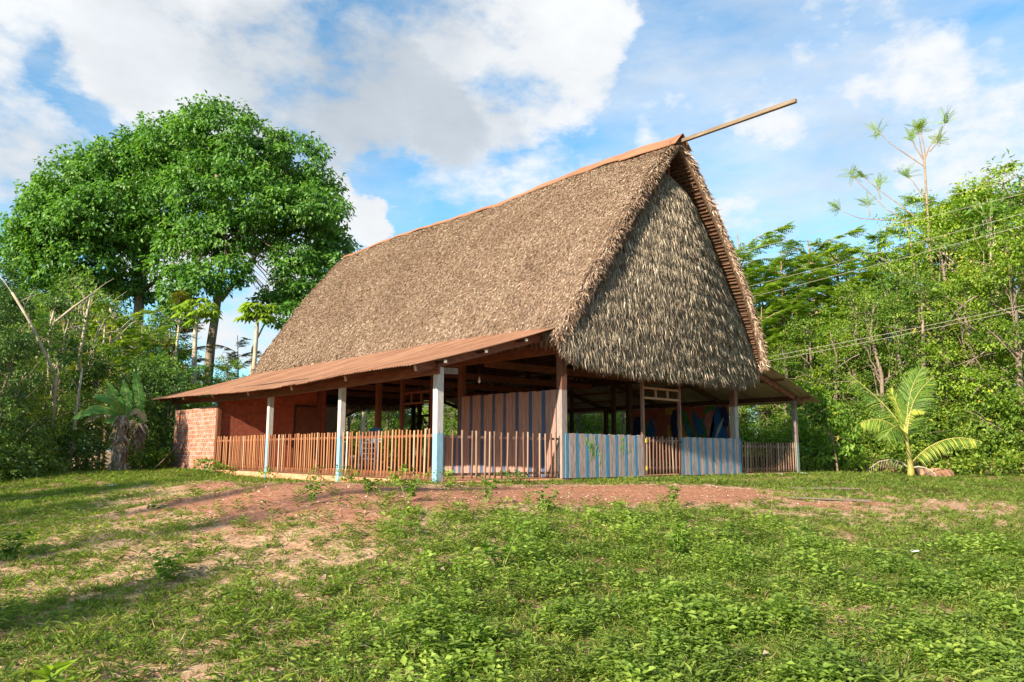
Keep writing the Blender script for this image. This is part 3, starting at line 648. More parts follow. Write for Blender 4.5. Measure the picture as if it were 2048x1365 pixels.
# leftover green paint dabs on the front boards
mb = MB(); rr = random.Random(4)
for (x, z, n) in ((.78, .86, 9), (.95, .62, 12), (1.25, .5, 5), (1.05, .78, 14), (2.1, .84, 9), (2.3, .8, 6)):
    for _ in range(n):
        px = x+rr.gauss(0, .07); pz = z+rr.gauss(0, .09); w = rr.uniform(.008, .022); h = rr.uniform(.03, .09)
        ring = [(px+w*math.cos(a)*rr.uniform(.7, 1.3), -.1385, pz+h*math.sin(a)*rr.uniform(.7, 1.2)) for a in [q*PI/4 for q in range(8)]]
        b0 = len(mb.v); mb.v += ring; mb.f.append(tuple(range(b0, b0+8))); mb.m.append(0)
M['green_paint'] = simple('green_paint', (.16,.34,.05), (.25,.42,.10), 20, rough=.7)
mb.build('green_paint', M['green_paint'], pw)

# front door frame with open transom above the gate
fr = empty('gate_frame'); fr.parent = hut
mb = MB(); mb.box((3.02, -.13, 0), (3.10, -.04, 2.86)); mb.build('jamb', M['wood_gate'], fr, bevel=.004)
mb = MB(); mb.box((4.70, -.13, 0), (4.77, -.04, 2.86)); mb.build('jamb', M['wood_gate'], fr, bevel=.004)
M['frame_wood'] = simple('frame_wood', (.24,.13,.07), (.40,.24,.14), 6, (4,4,1), .75)
mb = MB(); mb.box((3.103, -.12, 2.40), (4.697, -.06, 2.46)); mb.box((3.103, -.12, 2.12), (4.697, -.06, 2.18))
for x in (3.62, 4.16): mb.box((x, -.118, 2.183), (x+.045, -.062, 2.397))
mb.build('transom', M['frame_wood'], fr, bevel=.003)
# inner door frame on the left side of the hall
fr = empty('inner_frame'); fr.parent = hut
for y in (5.62, 7.32):
    mb = MB(); mb.box((-.06, y-.05, 0), (.05, y+.05, 3.1)); mb.build('jamb', M['wood_red'], fr, bevel=.004)
mb = MB(); mb.box((-.03, 5.68, 2.46), (.03, 7.27, 2.53)); mb.box((-.03, 5.68, 2.13), (.03, 7.27, 2.19))
for y in (6.2, 6.75): mb.box((-.028, y, 2.193), (.028, y+.05, 2.457))
mb.build('transom', M['wood_red'], fr)
# frames of the far openings
fr = empty('far_frame'); fr.parent = hut
for y in (16.75, 19.0-.75):
    mb = MB(); mb.box((WID-.08, y-.08, 0), (WID+.08, y+.08, 3.2)); mb.build('jamb', M['wood_dark'], fr)
mb = MB(); mb.box((WID-.03, 16.84, 2.34), (WID+.03, 18.16, 2.46)); mb.box((WID-.03, 16.84, 2.02), (WID+.03, 18.16, 2.08)); mb.box((WID-.028, 17.45, 2.083), (WID+.028, 17.52, 2.337))
mb.beam((WID, 16.85, 1.75), (WID, 17.4, 2.33), .04, .05); mb.beam((WID, 18.15, 1.75), (WID, 17.6, 2.33), .04, .05)
mb.build('transom', M['wood_dark'], fr)
fr = empty('far_frame'); fr.parent = hut
for y in (5.05, 7.2):
    mb = MB(); mb.box((WID-.06, y-.06, 0), (WID+.06, y+.06, 3.1)); mb.build('jamb', M['wood_dark'], fr)
mb = MB(); mb.box((WID-.03, 5.12, 2.5), (WID+.03, 7.13, 2.57)); mb.box((WID-.03, 5.12, 2.2), (WID+.03, 7.13, 2.26)); mb.build('transom', M['wood_dark'], fr)

# brick store room at the back left corner
mb = MB(); mb.box((-LW-.05, 13.26, -.3), (-LW+.09, 17.62, 2.20)); mb.build('brick_wall', M['brick_out'], hut)
mb = MB(); y = 13.17
mb.box((-LW+.10, y, .002), (-.98, y+.12, 2.62)); mb.box((-.98, y+.002, 2.36), (.02, y+.12, 3.05)); mb.box((.02, y+.004, .002), (.25, y+.12, 3.2))
b_in = mb.build('brick_wall', M['brick_in'], hut); tag(b_in, label='dark red ribbed brick wall in the porch shade')
mb = MB(); mb.hexa([(-LW+.3, y+.002, 2.62), (-.98, y+.002, 2.62), (-.98, y+.12, 2.62), (-LW+.3, y+.12, 2.62), (-2.6, y+.002, 2.85), (-.98, y+.002, 3.40), (-.98, y+.12, 3.40), (-2.6, y+.12, 2.85)])
mb.build('brick_wall', M['brick_in'], hut)
mb = MB(); mb.box((.25, 13.3, .002), (.37, 17.6, 3.2)); mb.build('brick_wall', M['brick_in'], hut)
d_ = empty('door'); d_.parent = hut
mb = MB(); mb.box((-.90, y-.02, .01), (-.06, y+.03, 2.28)); mb.build('door_leaf', M['wood_red'], d_)
mb = MB(); mb.box((-.98, y-.04, 0), (-.905, y-.003, 2.36)); mb.box((-.055, y-.04, 0), (.02, y-.003, 2.36)); mb.box((-.905, y-.04, 2.285), (-.055, y-.003, 2.36)); mb.build('door_frame', M['wood_dark'], d_)
mb = MB(); mb.box((2.45, 17.45, .01), (3.25, 17.52, 2.62)); mb.build('white_board', M['white_panel'], hut, bevel=.004)

# painted mural under the right eave: loose bright feather and leaf shapes on red boards
mur = empty('mural'); mur.parent = hut
MX = WID+LW-.12
M['mur_bg'] = simple('mur_bg', (.20,.04,.025), (.27,.08,.05), 1.6, rough=.75, bmp=.1, c3=(.30,.11,.05))
for nm, c in (('mur_blue', (.02,.13,.36)), ('mur_teal', (.03,.20,.28)), ('mur_green', (.05,.20,.05)), ('mur_yel', (.50,.30,.03)), ('mur_navy', (.01,.03,.10)), ('mur_pink', (.52,.20,.18)), ('mur_pale', (.45,.52,.55))):
    M[nm] = simple(nm, tuple(q*.45 for q in c), tuple(min(1, q*.9) for q in c), 5, rough=.7, bmp=.1)
mb = MB(); mb.box((MX, 2.55, .35), (MX+.05, 7.3, 2.44)); mb.build('board', M['mur_bg'], mur)
def stroke(pts, ws, m, lay):
    mb = MB(); x = MX-.004*lay; rows = [[], []]; n = 14
    P = np.array(pts, float); tt = np.linspace(0, 1, len(P)); t2 = np.linspace(0, 1, n)
    py = np.interp(t2, tt, P[:, 0]); pz = np.interp(t2, tt, P[:, 1]); w = np.interp(t2, np.linspace(0, 1, len(ws)), ws)
    py = np.convolve(np.pad(py, 2, 'edge'), np.ones(5)/5, 'valid'); pz = np.convolve(np.pad(pz, 2, 'edge'), np.ones(5)/5, 'valid')
    dy = np.gradient(py); dz = np.gradient(pz); L = np.hypot(dy, dz)+1e-6
    A = [(x, py[i]+dz[i]/L[i]*w[i]/2, max(.36, min(2.43, pz[i]-dy[i]/L[i]*w[i]/2))) for i in range(n)]
    Bq = [(x, py[i]-dz[i]/L[i]*w[i]/2, max(.36, min(2.43, pz[i]+dy[i]/L[i]*w[i]/2))) for i in range(n)]
    mb.grid([A, Bq]); mb.build('painted_shape', M[m], mur)
stroke([(2.9, 2.45), (3.0, 1.8), (3.1, .4)], [.3, .65, 1.0], 'mur_blue', 1); stroke([(2.85, 2.4), (2.7, 1.9), (2.7, 1.6)], [.35, .3, .2], 'mur_navy', 2)
stroke([(2.75, 2.0), (3.0, 1.55), (3.2, 1.1)], [.03, .14, .04], 'mur_pale', 3)
stroke([(3.35, 2.3), (3.45, 1.7), (3.6, 1.0)], [.2, .55, .35], 'mur_pink', 1); stroke([(3.1, 2.4), (3.45, 2.35), (3.7, 2.1)], [.3, .2, .05], 'mur_green', 2)
stroke([(3.8, 2.0), (3.75, 1.5), (3.7, 1.0)], [.05, .4, .5], 'mur_green', 3); stroke([(4.2, 2.3), (4.0, 1.9), (3.8, 1.3)], [.02, .30, .35], 'mur_blue', 4)
stroke([(3.9, 1.9), (3.8, 1.75), (3.6, 2.0)], [.15, .25, .02], 'mur_teal', 5)
stroke([(4.65, 2.4), (4.5, 1.9), (4.1, 1.1)], [.1, .32, .25], 'mur_green', 2); stroke([(4.55, 1.9), (4.4, 1.5), (4.15, 1.0)], [.1, .2, .3], 'mur_teal', 3)
stroke([(4.8, 2.2), (4.8, 1.7), (4.5, 1.2)], [.1, .3, .15], 'mur_yel', 4); stroke([(5.0, 2.4), (5.1, 1.8), (4.85, 1.0)], [.2, .35, .4], 'mur_navy', 3)
stroke([(5.5, 2.3), (5.2, 2.35), (5.0, 2.2)], [.3, .4, .1], 'mur_yel', 2); stroke([(5.3, 1.8), (5.35, 1.4), (5.2, 1.0)], [.1, .2, .2], 'mur_yel', 5)
stroke([(6.2, 2.1), (6.2, 1.6), (6.3, 1.1)], [.1, .4, .4], 'mur_blue', 2); stroke([(6.5, 2.0), (6.55, 1.5), (6.5, 1.0)], [.1, .3, .3], 'mur_green', 3); stroke([(6.9, 2.2), (6.95, 1.5), (6.9, .9)], [.3, .5, .5], 'mur_navy', 2)

# hanging bulb
bl = MB(); bl.tube([(-.9, 2.2, 3.45), (-.9, 2.2, 2.62)], .006, 5); bulb = bl.build('light_bulb', M['iron']); tag(bulb, 'bare light bulb hanging on a thin cord above the striped plank wall', 'light bulb')
bb = MB(); bb.tube([(-.9, 2.2, 2.62), (-.9, 2.2, 2.56), (-.9, 2.2, 2.52), (-.9, 2.2, 2.48), (-.9, 2.2, 2.45)], [.014, .02, .034, .032, .01], 10); bb.build('glass', M['glass_bulb'], bulb, smooth=True)

# ------------------------------------------------------------------ picket fences
M['picket_warm'] = leafmat('picket_warm', [(0, (.20,.075,.035)), (.5, (.33,.135,.06)), (.85, (.42,.20,.095)), (.97, (.45,.30,.18)), (1, (.60,.54,.48))], 0, .8, .2)
M['picket_dull'] = leafmat('picket_dull', [(0, (.13,.065,.045)), (.6, (.24,.13,.09)), (1, (.34,.23,.17))], 0, .85, .2)
def picket_mesh(name, axis, a, b, fixed, z0, z1, spacing, w, t, mat, parent, seed, skip=0.03, irregular=.15):
    rr = random.Random(seed); V = []; F = []; R = []; c = a
    while c < b:
        if rr.random() > skip:
            ww = w*rr.uniform(.8, 1.15); jz = rr.uniform(-.02, .02); ln = rr.uniform(-.03, .03); ph = rr.uniform(0, 6); bow = rr.uniform(-.008, .008); r = rr.random()**1.2
            b0 = len(V); nseg = 5
            for k in range(nseg+1):
                f = k/nseg; z = z0+(z1+jz-z0)*f; off = c+ln*f+bow*math.sin(f*PI+ph)
                for (da, dt) in ((-ww/2, -t/2), (ww/2, -t/2), (ww/2, t/2), (-ww/2, t/2)):
                    V.append((off+da, fixed+dt, z) if axis == 'x' else (fixed+dt, off+da, z)); R.append(r)
            for k in range(nseg):
                for q in range(4): F.append((b0+k*4+q, b0+k*4+(q+1) % 4, b0+k*4+4+(q+1) % 4, b0+k*4+4+q))
            F.append((b0+nseg*4, b0+nseg*4+1, b0+nseg*4+2, b0+nseg*4+3)); F.append((b0+3, b0+2, b0+1, b0))
        c += spacing*(1+rr.uniform(-irregular, irregular))
    return np_mesh(name, np.array(V), np.array(F), mat, parent, rnd=np.array(R))
def fence(label, axis, a, b, fixed, z1, spacing, w, mat, rail, seed, skip=.03, irr=.15, z0=.04):
    f = empty('picket_fence', ((a, fixed, 0) if axis == 'x' else (fixed, a, 0))); tag(f, label, 'fence', 'picket fences around the hut')
    inv = Matrix.Translation(-f.location)
    def fix(o): o.data.transform(inv); return o
    fix(picket_mesh('picket_panel', axis, a+.03, b-.03, fixed-.02, z0, z1, spacing, w, .022, mat, f, seed, skip, irr))
    for z in (z0+.10, z1-.14):
        mb = MB()
        if axis == 'x': mb.box((a, fixed-.007, z-.03), (b, fixed+.028, z+.03))
        else: mb.box((fixed-.007, a, z-.03), (fixed+.028, b, z+.03))
        fix(mb.build('rail', rail, f))
    return f
XF = -LW-.02
fence('orange-brown picket fence panel between the front corner post and second porch post', 'y', .09, 4.235, XF, 1.12, .152, .044, M['picket_warm'], M['wood_red_h'], 1, .01)
fence('orange-brown picket fence panel between the second and third whitewashed porch posts', 'y', 4.39, 8.71, XF, 1.12, .140, .042, M['picket_warm'], M['wood_red_h'], 2, .04)
fence('orange-brown picket fence panel beside the brick wall, farthest along the side', 'y', 8.87, 13.09, XF, 1.12, .135, .042, M['picket_warm'], M['wood_red_h'], 3, .03)
fence('sparse grey-brown picket fence with gaps in front of the striped plank wall', 'x', -LW+.10, -.03, -.02, 1.10, .20, .045, M['picket_dull'], M['wood_gate'], 4, .0, .40)
fence('dark weathered picket fence at the right end of the front', 'x', WID+.13, WID+LW-.09, -.02, 1.0, .155, .060, M['picket_dull'], M['wood_old'], 5, .0, .1)
fence('dark picket fence on the far right side seen through the hall', 'y', 7.4, 17.6, WID+LW-.02, .95, .16, .06, M['picket_dull'], M['wood_old'], 6, .03, .1)
mb = MB()
for k in range(24): mb.box((WID+LW-.1, .3+k*.2, .02), (WID+LW-.07, .3+k*.2+.13, .52 if k > 2 else .75))
bd = mb.build('low_board_wall', M['wood_dark'], hut)
# gate
gt = empty('picket_gate', (3.12, -.10, 0)); tag(gt, 'brown picket gate with a diagonal brace and yellow hinges in the front wall', 'gate')
for z in (.22, .97):
    mb = MB(); mb.box((.0, -.005, z-.035), (1.56, .025, z+.035)); mb.build('rail', M['wood_gate'], gt, bevel=.003)
o = picket_mesh('picket_panel', 'x', .04, 1.58, -.018, .05, 1.08, .148, .062, .022, M['picket_dull'], gt, 9, 0, .02)
mb = MB(); mb.beam((.12, .034, .25), (1.40, .034, .95), .016, .06, upv=(0, 0, 1)); mb.build('brace', M['wood_gate'], gt)
for z in (.22, .97):
    mb = MB(); mb.box((-.015, -.05, z-.06), (.035, -.031, z+.05)); mb.build('hinge', M['yellow'], gt)
mb = MB(); mb.box((1.50, -.055, .93), (1.60, -.031, .98)); mb.build('latch', M['iron'], gt)

# ------------------------------------------------------------------ blue plastic chairs stacked inside
def chair(x, y, z, rz, label):
    r = empty('plastic_chair', (x, y, z), rz); tag(r, label, 'chair', 'stacked blue chairs')
    mb = MB(); mb.grid([[(-.22+.44*i/5, -.2+.40*j/4, .44-.012*math.sin(i/5*PI)-.012*math.sin(j/4*PI)) for i in range(6)] for j in range(5)])
    o = mb.build('seat', M['plastic_blue'], r); o.modifiers.new('t', 'SOLIDIFY').thickness = .015
    mb = MB(); mb.grid([[((-.215+.43*i/6)*(1-.12*(j/4)**2), .20+.10*j/4+.03*(1-abs(i/3-1)), .45+.42*j/4-(.04*(abs(i/3-1))**2 if j == 4 else 0)) for i in range(7)] for j in range(5)])
    o = mb.build('backrest', M['plastic_blue'], r); o.modifiers.new('t', 'SOLIDIFY').thickness = .015
    for sx in (-1, 1):
        for sy in (-1, 1):
            mb = MB(); mb.beam((sx*.24, sy*.23, 0), (sx*.20, sy*.18, .43), .045, .02); mb.build('leg', M['plastic_blue'], r)
        mb = MB(); mb.tube([(sx*.235, -.19, .43), (sx*.25, -.18, .64), (sx*.245, 0, .66), (sx*.22, .22, .66)], .018, 6); mb.build('armrest', M['plastic_blue'], r)
for k in range(4): chair(-2.15, 5.55, .002+k*.15, -.9, ['blue plastic chair at the bottom of the stack behind the picket fence', 'second lowest blue plastic chair in the stack behind the picket fence', 'second from top blue plastic chair in the stack behind the fence', 'topmost blue plastic chair of the stack behind the picket fence'][k])

# ------------------------------------------------------------------ things on the ground
def on(x, y): return float(H(x, y))
mb = MB()   # board leaning on the brick wall
mb.hexa([(-4.85, 16.7, -.12), (-4.55, 17.3, -.12), (-4.53, 17.28, -.12), (-4.83, 16.68, -.12), (-3.95, 16.35, .98), (-3.88, 16.5, .98), (-3.86, 16.48, .98), (-3.93, 16.33, .98)])
o = mb.build('old_board', M['wood_old']); tag(o, 'weathered board leaning against the left end of the brick wall', 'board')
# half-round log
tx_, ty_ = CAM.x+33.2*math.sin(YAW+math.atan((1852-1024)/1499.7)), CAM.y+33.2*math.cos(YAW+math.atan((1852-1024)/1499.7))
mb = MB(); L_ = 1.35; c0 = Vector((tx_, ty_, on(tx_, ty_)-.02)); dr = Vector((.754, -.657, 0)); R_ = .36; ro = []; ri = []
for (off, rad, flip) in ((0, R_, False), (0, R_-.06, True)):
    rows = []
    for k in range(15):
        a = PI*k/14; rows.append([c0+dr*(s_*L_)+Vector((.657*math.cos(a)*rad, .754*math.cos(a)*rad, math.sin(a)*rad*(1+.05*math.sin(s_*9)))) for s_ in np.linspace(-.5, .5, 7)])
    mb.grid(rows, flip=flip)
M['clay'] = simple('clay', (.40,.17,.09), (.60,.30,.17), 4, (1,1,1), .9, .5)
o = mb.build('clay_trough', M['clay']); tag(o, 'orange half-round trough lying upside down behind the young palm', 'trough')
def plank_on_ground(x, y, L, w, rz, label):
    o_ = MB(); n = 6; dz = [on(x+math.cos(rz)*L*(i/(n-1)-.5), y+math.sin(rz)*L*(i/(n-1)-.5)) for i in range(n)]; zm = max(dz)-on(x, y)
    o_.box((-L/2, -w/2, .005), (L/2, w/2, .035)); q = o_.build('wood_plank', M['wood_old'], bevel=.004); q.location = (x, y, on(x, y)+.01)
    sl_ = (dz[-1]-dz[0])/L; q.rotation_euler = (0, -math.atan(sl_), rz); tag(q, label, 'plank')
plank_on_ground(1.6, -6.0, 1.6, .16, -.65, 'grey plank lying flat in the grass right of the bare earth')
plank_on_ground(4.3, -4.6, 1.9, .14, -.55, 'long thin grey plank half hidden in grass toward the palm')
def litter(x, y, s, label, mat, seed, name='litter_scrap', cate='litter'):
    rr = random.Random(seed); mb = MB(); n = 6
    P = [[(( i/(n-1)-.5)*s*1.6+rr.uniform(-.1, .1)*s, (j/(n-1)-.5)*s+rr.uniform(-.1, .1)*s, s*(.12+.28*rr.random())) for i in range(n)] for j in range(n)]
    mb.grid(P); q = mb.build(name, mat); q.location = (x, y, on(x, y)+.02); q.rotation_euler = (0, 0, rr.uniform(0, 6)); q.modifiers.new('t', 'SOLIDIFY').thickness = .004; tag(q, label, cate)
M['litter_by'] = simple('litter_by', (.08,.22,.55), (.7,.65,.2), 18, rough=.5)
litter(-4.35, 1.45, .20, 'crumpled white rag on the slab edge under the picket fence', M['cloth_white'], 1)
litter(9.0, -.75, .16, 'flat white scrap in front of the right picket fence', M['cloth_white'], 2)
litter(10.6, -.7, .16, 'small blue and yellow wrapper in the grass near the right corner post', M['litter_by'], 3)
litter(-8.2, 8.0, .14, 'small pale scrap on the grassy rise left of the hut', M['cloth_white'], 4)
litter(-2.6, -9.2, .10, 'white scrap among the weeds right of centre', M['cloth_white'], 5)
litter(-9.6, -.6, .18, 'dark rag lying on the shaded slope at left', M['iron'], 6)
# ---- VEGETATION ----
rg = np.random.default_rng(77)
def rdir(n): return norm(rg.normal(0, 1, (n, 3)))
def lobe_leaves(lobes, dens, cr, k, L, Wd, droop=.5, upn=.5, cut=-.6, shell=(.72, 1.05), rbias=0.0, jit=.45, flat=.6):
    """clumps of leaves spread over the outside of each lobe"""
    out = []
    for (c, r) in lobes:
        c = np.array(c, float); r = np.array(r, float)*np.ones(3); area = 4*PI*((r[0]*r[1])**1.6/3+(r[0]*r[2])**1.6/3+(r[1]*r[2])**1.6/3)**(1/1.6)
        n = max(5, int(area*dens)); u = rdir(int(n*1.4)); u = u[u[:, 2] > cut][:n]; n = len(u)
        cc = c+u*r*rg.uniform(shell[0], shell[1], n)[:, None]; O = norm(u/r)
        off = rdir(n*k)*(rg.uniform(.15, 1, n*k)**.5)[:, None]; off[:, 2] *= flat
        crr = cr*rg.uniform(.6, 1.35, n); P = np.repeat(cc, k, 0)+off*np.repeat(crr, k)[:, None]; Ok = np.repeat(O, k, 0)
        Dr = off*.9+Ok*.35+np.array([0, 0, -droop])+rg.normal(0, jit, (n*k, 3))
        Nn = Ok*.55+np.array([0, 0, upn])+rg.normal(0, .45, (n*k, 3))
        l = L*rg.uniform(.65, 1.3, n*k); w = Wd*rg.uniform(.7, 1.25, n*k)
        V, F = leaf_arr(P, Dr, Nn, l, w, .12, .18)
        cl = np.repeat(rg.uniform(0, 1, n), k); rn = np.clip(.34+.58*(cl-.5)+.32*rg.uniform(0, 1, n*k)+rbias+(rg.uniform(0, 1, n*k) > .985)*.4, 0, 1)
        out.append((V, F, np.repeat(rn, 4)))
    return out
def pinnate(Pb, Dr, Nn, L, nl, ll, lw, curve=.25):
    """fronds with nl pairs of leaflets; arrays of bases and directions"""
    n = len(Pb); Dr = norm(Dr); Sd = norm(np.cross(Dr, Nn)); Nn = np.cross(Sd, Dr); parts = []
    rn0 = rg.uniform(0, 1, n)
    for i in range(nl):
        f = (i+.7)/nl; p = Pb+Dr*(L*f)[:, None]-Nn*(curve*L*f*f)[:, None]
        sz = math.sin(min(1, f*1.05+.18)*PI)**.5 if f < .98 else .5
        for s_ in (-1, 1):
            D2 = Sd*s_+Dr*.45-Nn*.15+rg.normal(0, .08, (n, 3))
            V, F = leaf_arr(p, D2, Nn, ll*sz*rg.uniform(.85, 1.15, n), lw*np.ones(n), .05, .2)
            parts.append((V, F, np.repeat(np.clip(rn0*.7+rg.uniform(0, .3, n), 0, 1), 4)))
    return parts
def leaf_obj(name, parts, mat, parent): V, F, R = cat(parts); return np_mesh(name, V, F, mat, parent, rnd=R)
def bent(a, b, sag=.0, n=5, wob=.0, rr=random):
    a = Vector(a); b = Vector(b); L = (b-a).length
    return [a.lerp(b, i/n)+Vector((rr.uniform(-wob, wob)*L, rr.uniform(-wob, wob)*L, sag*L*math.sin(PI*i/n)))*(0 if i in (0, n) else 1) for i in range(n+1)]
def tree_root(loc, rz, label, cate, group=None): 
    r = empty('tree' if cate == 'tree' else cate, loc, rz); tag(r, label, cate, group); return r
def limbs(mb, trunk_pts, targets, r0, rr, start=(.45, .95), sub=3):
    T = [Vector(p) for p in trunk_pts]
    for (c, r) in targets:
        c = Vector(c); f = rr.uniform(*start); idx = f*(len(T)-1); i = int(min(idx, len(T)-2)); a = T[i].lerp(T[i+1], idx-i)
        if a.z > c.z-.2: a = T[0].lerp(T[-1], max(.1, (c.z-.8)/max(T[-1].z, 1)))
        pts = bent(a, c, -.08, 6, .03, rr); mb.tube(pts, [r0*(1-.8*k/6) for k in range(7)], 6, cap=False)
        rad = (sum(r)/3 if hasattr(r, '__len__') else r)
        for _ in range(sub):
            e = c+Vector((rr.uniform(-1, 1), rr.uniform(-1, 1), rr.uniform(-.2, 1))).normalized()*rad*.85
            s0 = pts[rr.choice((3, 4, 5))]; mb.tube(bent(s0, e, .04, 4, .04, rr), [r0*.35, r0*.28, r0*.2, r0*.13, r0*.06], 5, cap=False)

# ---------------------------------------------------------------- the two big trees behind the hut (left)
RT = np.array([rt.x, rt.y, 0]); FWH = np.array([math.sin(YAW), math.cos(YAW), 0])
def px2(px, d):   # ground position d metres from the viewpoint along a bearing (layout helper for planting)
    th = YAW+math.atan((px-1024)/1499.7); return CAM.x+d*math.sin(th), CAM.y+d*math.cos(th)
def planted(px, d, dz=0.0):
    x, y = px2(px, d); return (x, y, on(x, y)+dz)
def big_tree(loc, trunk, lobes, label, seed, r0=.55, extra_limbs=(), dens=1.45):
    rr = random.Random(seed); r = tree_root(loc, 0, label, 'tree')
    mb = MB(); n = len(trunk); mb.tube(trunk, [r0*(1-.55*k/(n-1)) for k in range(n)], 10)
    mb.tube([(0, 0, -.5), (0, 0, .6)], [r0*1.5, r0*1.02], 10)
    for (pts, ra) in extra_limbs: mb.tube(pts, [ra*(1-.6*k/(len(pts)-1)) for k in range(len(pts))], 8)
    limbs(mb, trunk[len(trunk)//2+1:], lobes, r0*.20, rr, (.1, 1.0), 2)
    mb.build('trunk', M['bark'], r, smooth=True)
    leaf_obj('crown', lobe_leaves(lobes, dens, .55, 30, .29, .17, droop=.75, upn=.5, cut=-.75, shell=(.62, 1.04)), M['leaf_big'], r)
    return r
def pl(px, py, d, base, dep=0):   # lateral/up/depth offset of a crown lobe relative to a trunk base
    x, y = px2(px, d+dep); z = CAM.z+(906.4-py)/1499.7*math.hypot(1, (px-1024)/1499.7)*0+CAM.z*0
    depth = (d+dep)*math.cos(math.atan((px-1024)/1499.7)); zz = CAM.z+depth*(math.tan(math.atan((682.5-py)/1499.7)+PITCH))
    # vertical screen position depends on distance along the optical axis
    return (x-base[0], y-base[1], zz-base[2])
def lobe(px, py, d, base, r, dep=0, sq=.8):
    return (pl(px, py, d, base, dep), (r*.86, r*.86, r*sq*.80))
base = planted(418, 50)
D0 = 50
Lb = [lobe(*a[:2], D0, base, a[2], a[3]) for a in [(400,262,3.0,0),(330,300,3.0,1),(470,300,2.9,-1),(560,330,3.0,0),(602,385,2.6,0),(612,460,2.5,1),(640,500,1.8,0),(560,430,2.9,-2),(480,400,3.1,-2),(400,380,3.2,-1.5),
      (340,390,2.6,1.5),(430,470,2.6,-1),(500,480,2.2,1),(590,560,1.9,0),(555,590,1.5,1),(600,610,1.2,0),(350,480,2.2,0),(370,560,1.7,-1),(400,340,2.6,3),(520,360,2.6,3),(660,490,1.3,0),(320,540,1.5,0),(645,540,1.6,-1),(560,635,1.3,-1),(535,600,1.2,0),(575,520,1.7,-2),(620,430,2.3,-2),(600,590,1.5,-1),(445,540,1.4,-2),(345,590,1.4,-1),(395,575,1.3,-2),(465,560,.9,-1)]]
tb = [(0, 0, -.3), pl(414, 760, D0, base), pl(416, 690, D0, base), pl(422, 620, D0, base), pl(426, 560, D0, base), pl(432, 500, D0, base), pl(420, 430, D0, base), pl(405, 350, D0, base)]
el = [([pl(430, 605, D0, base), pl(455, 570, D0, base), pl(485, 530, D0, base), pl(508, 500, D0, base), pl(545, 460, D0, base)], .15), ([pl(428, 540, D0, base), pl(446, 500, D0, base), pl(470, 440, D0, base)], .2)]
big_tree(base, tb, Lb, 'tall broad-crowned tree on a forked brown trunk right behind the hut', 1, .32, el)
base = planted(268, 55); D0 = 55
Lb = [lobe(*a[:2], D0, base, a[2], a[3]) for a in [(300,290,3.0,0),(250,330,3.2,0),(190,350,3.2,0),(130,370,3.0,0),(90,420,2.8,0),(60,470,2.6,0),(110,480,3.0,-1),(170,440,3.2,-2),(240,420,3.2,-2),(150,530,2.6,-1),(90,550,2.4,0),
      (230,500,2.4,-1),(290,470,2.6,-2),(40,530,2.2,1),(200,580,2.0,1),(280,340,2.5,-2),(310,600,1.6,0),(140,600,2.2,1),(60,600,2.0,1),(180,400,2.8,3),(235,570,1.5,0),(40,440,2.2,0),(25,490,2.0,1),(75,400,2.2,1)]]
tb = [(0, 0, -.3), pl(266, 760, D0, base), pl(265, 660, D0, base), pl(264, 600, D0, base), pl(266, 540, D0, base), pl(270, 470, D0, base), pl(262, 390, D0, base)]
el = [([pl(264, 560, D0, base), pl(240, 510, D0, base), pl(200, 480, D0, base), pl(160, 440, D0, base)], .24), ([pl(266, 550, D0, base), pl(290, 520, D0, base), pl(310, 490, D0, base)], .2), ([pl(264, 590, D0, base), pl(300, 560, D0, base), pl(330, 540, D0, base)], .16)]
big_tree(base, tb, Lb, 'wide spreading tree with a dense crown at the left, trunk half hidden by forest', 2, .42, el)

# ---------------------------------------------------------------- forest prototypes (about 10 m tall, base at origin)
def proto_leafy(seed, mat, h=10, w=2.6, nl=9, low=.28, L=.19, Wd=.11, dens=2.3, k=26, cr=.5, vine=False, sparse=False, bark='bark'):
    rr = random.Random(seed); lobes = []
    for i in range(nl):
        f = low+(1-low)*(i+.5)/nl; a = i*2.4+rr.uniform(-.5, .5); rad = w*(.55*math.sin(min(1, (1-f)*1.6+.15)*PI/2)+.05)
        r = w*rr.uniform(.34, .55)*(1.0 if not sparse else .7)*(1.15-.5*f)
        lobes.append(((rad*math.cos(a), rad*math.sin(a), h*f*.97-r*.3), (r*1.15, r*1.15, r*.85)))
    lobes.append(((rr.uniform(-.2, .2), rr.uniform(-.2, .2), h-w*.28), (w*.36, w*.36, w*.3)))
    if vine:
        for i in range(6):
            a = i*1.05; lobes.append(((w*.62*math.cos(a), w*.62*math.sin(a), rr.uniform(.6, 2.6)), (w*.42, w*.42, rr.uniform(1.0, 1.5))))
    mb = MB(); tp = [(0, 0, -.4), (rr.uniform(-.1, .1), rr.uniform(-.1, .1), h*.2), (rr.uniform(-.3, .3), rr.uniform(-.3, .3), h*.5), (rr.uniform(-.3, .3), rr.uniform(-.3, .3), h*.75), (0, 0, h*.93)]
    for _ in range(16):
        a = rr.uniform(0, 6.28); z0 = rr.uniform(.1, .8)*h; q0 = Vector((math.cos(a)*w*.5, math.sin(a)*w*.5, z0)); a2 = a+rr.uniform(-.5, .5)
        mb.tube(bent(q0, q0+Vector((math.cos(a2)*w*.5, math.sin(a2)*w*.5, rr.uniform(-1.2, 2.0))), .05, 4, .05, rr), [.03, .026, .022, .016, .008], 5, cap=False)
    mb.tube(tp, [.16, .13, .10, .07, .03], 8); limbs(mb, tp, lobes, .055, rr, (.3, .9), 3 if not sparse else 5)
    return mb, lobe_leaves(lobes, dens, cr, k, L, Wd, droop=.45, upn=.55, cut=-.85), mat, bark
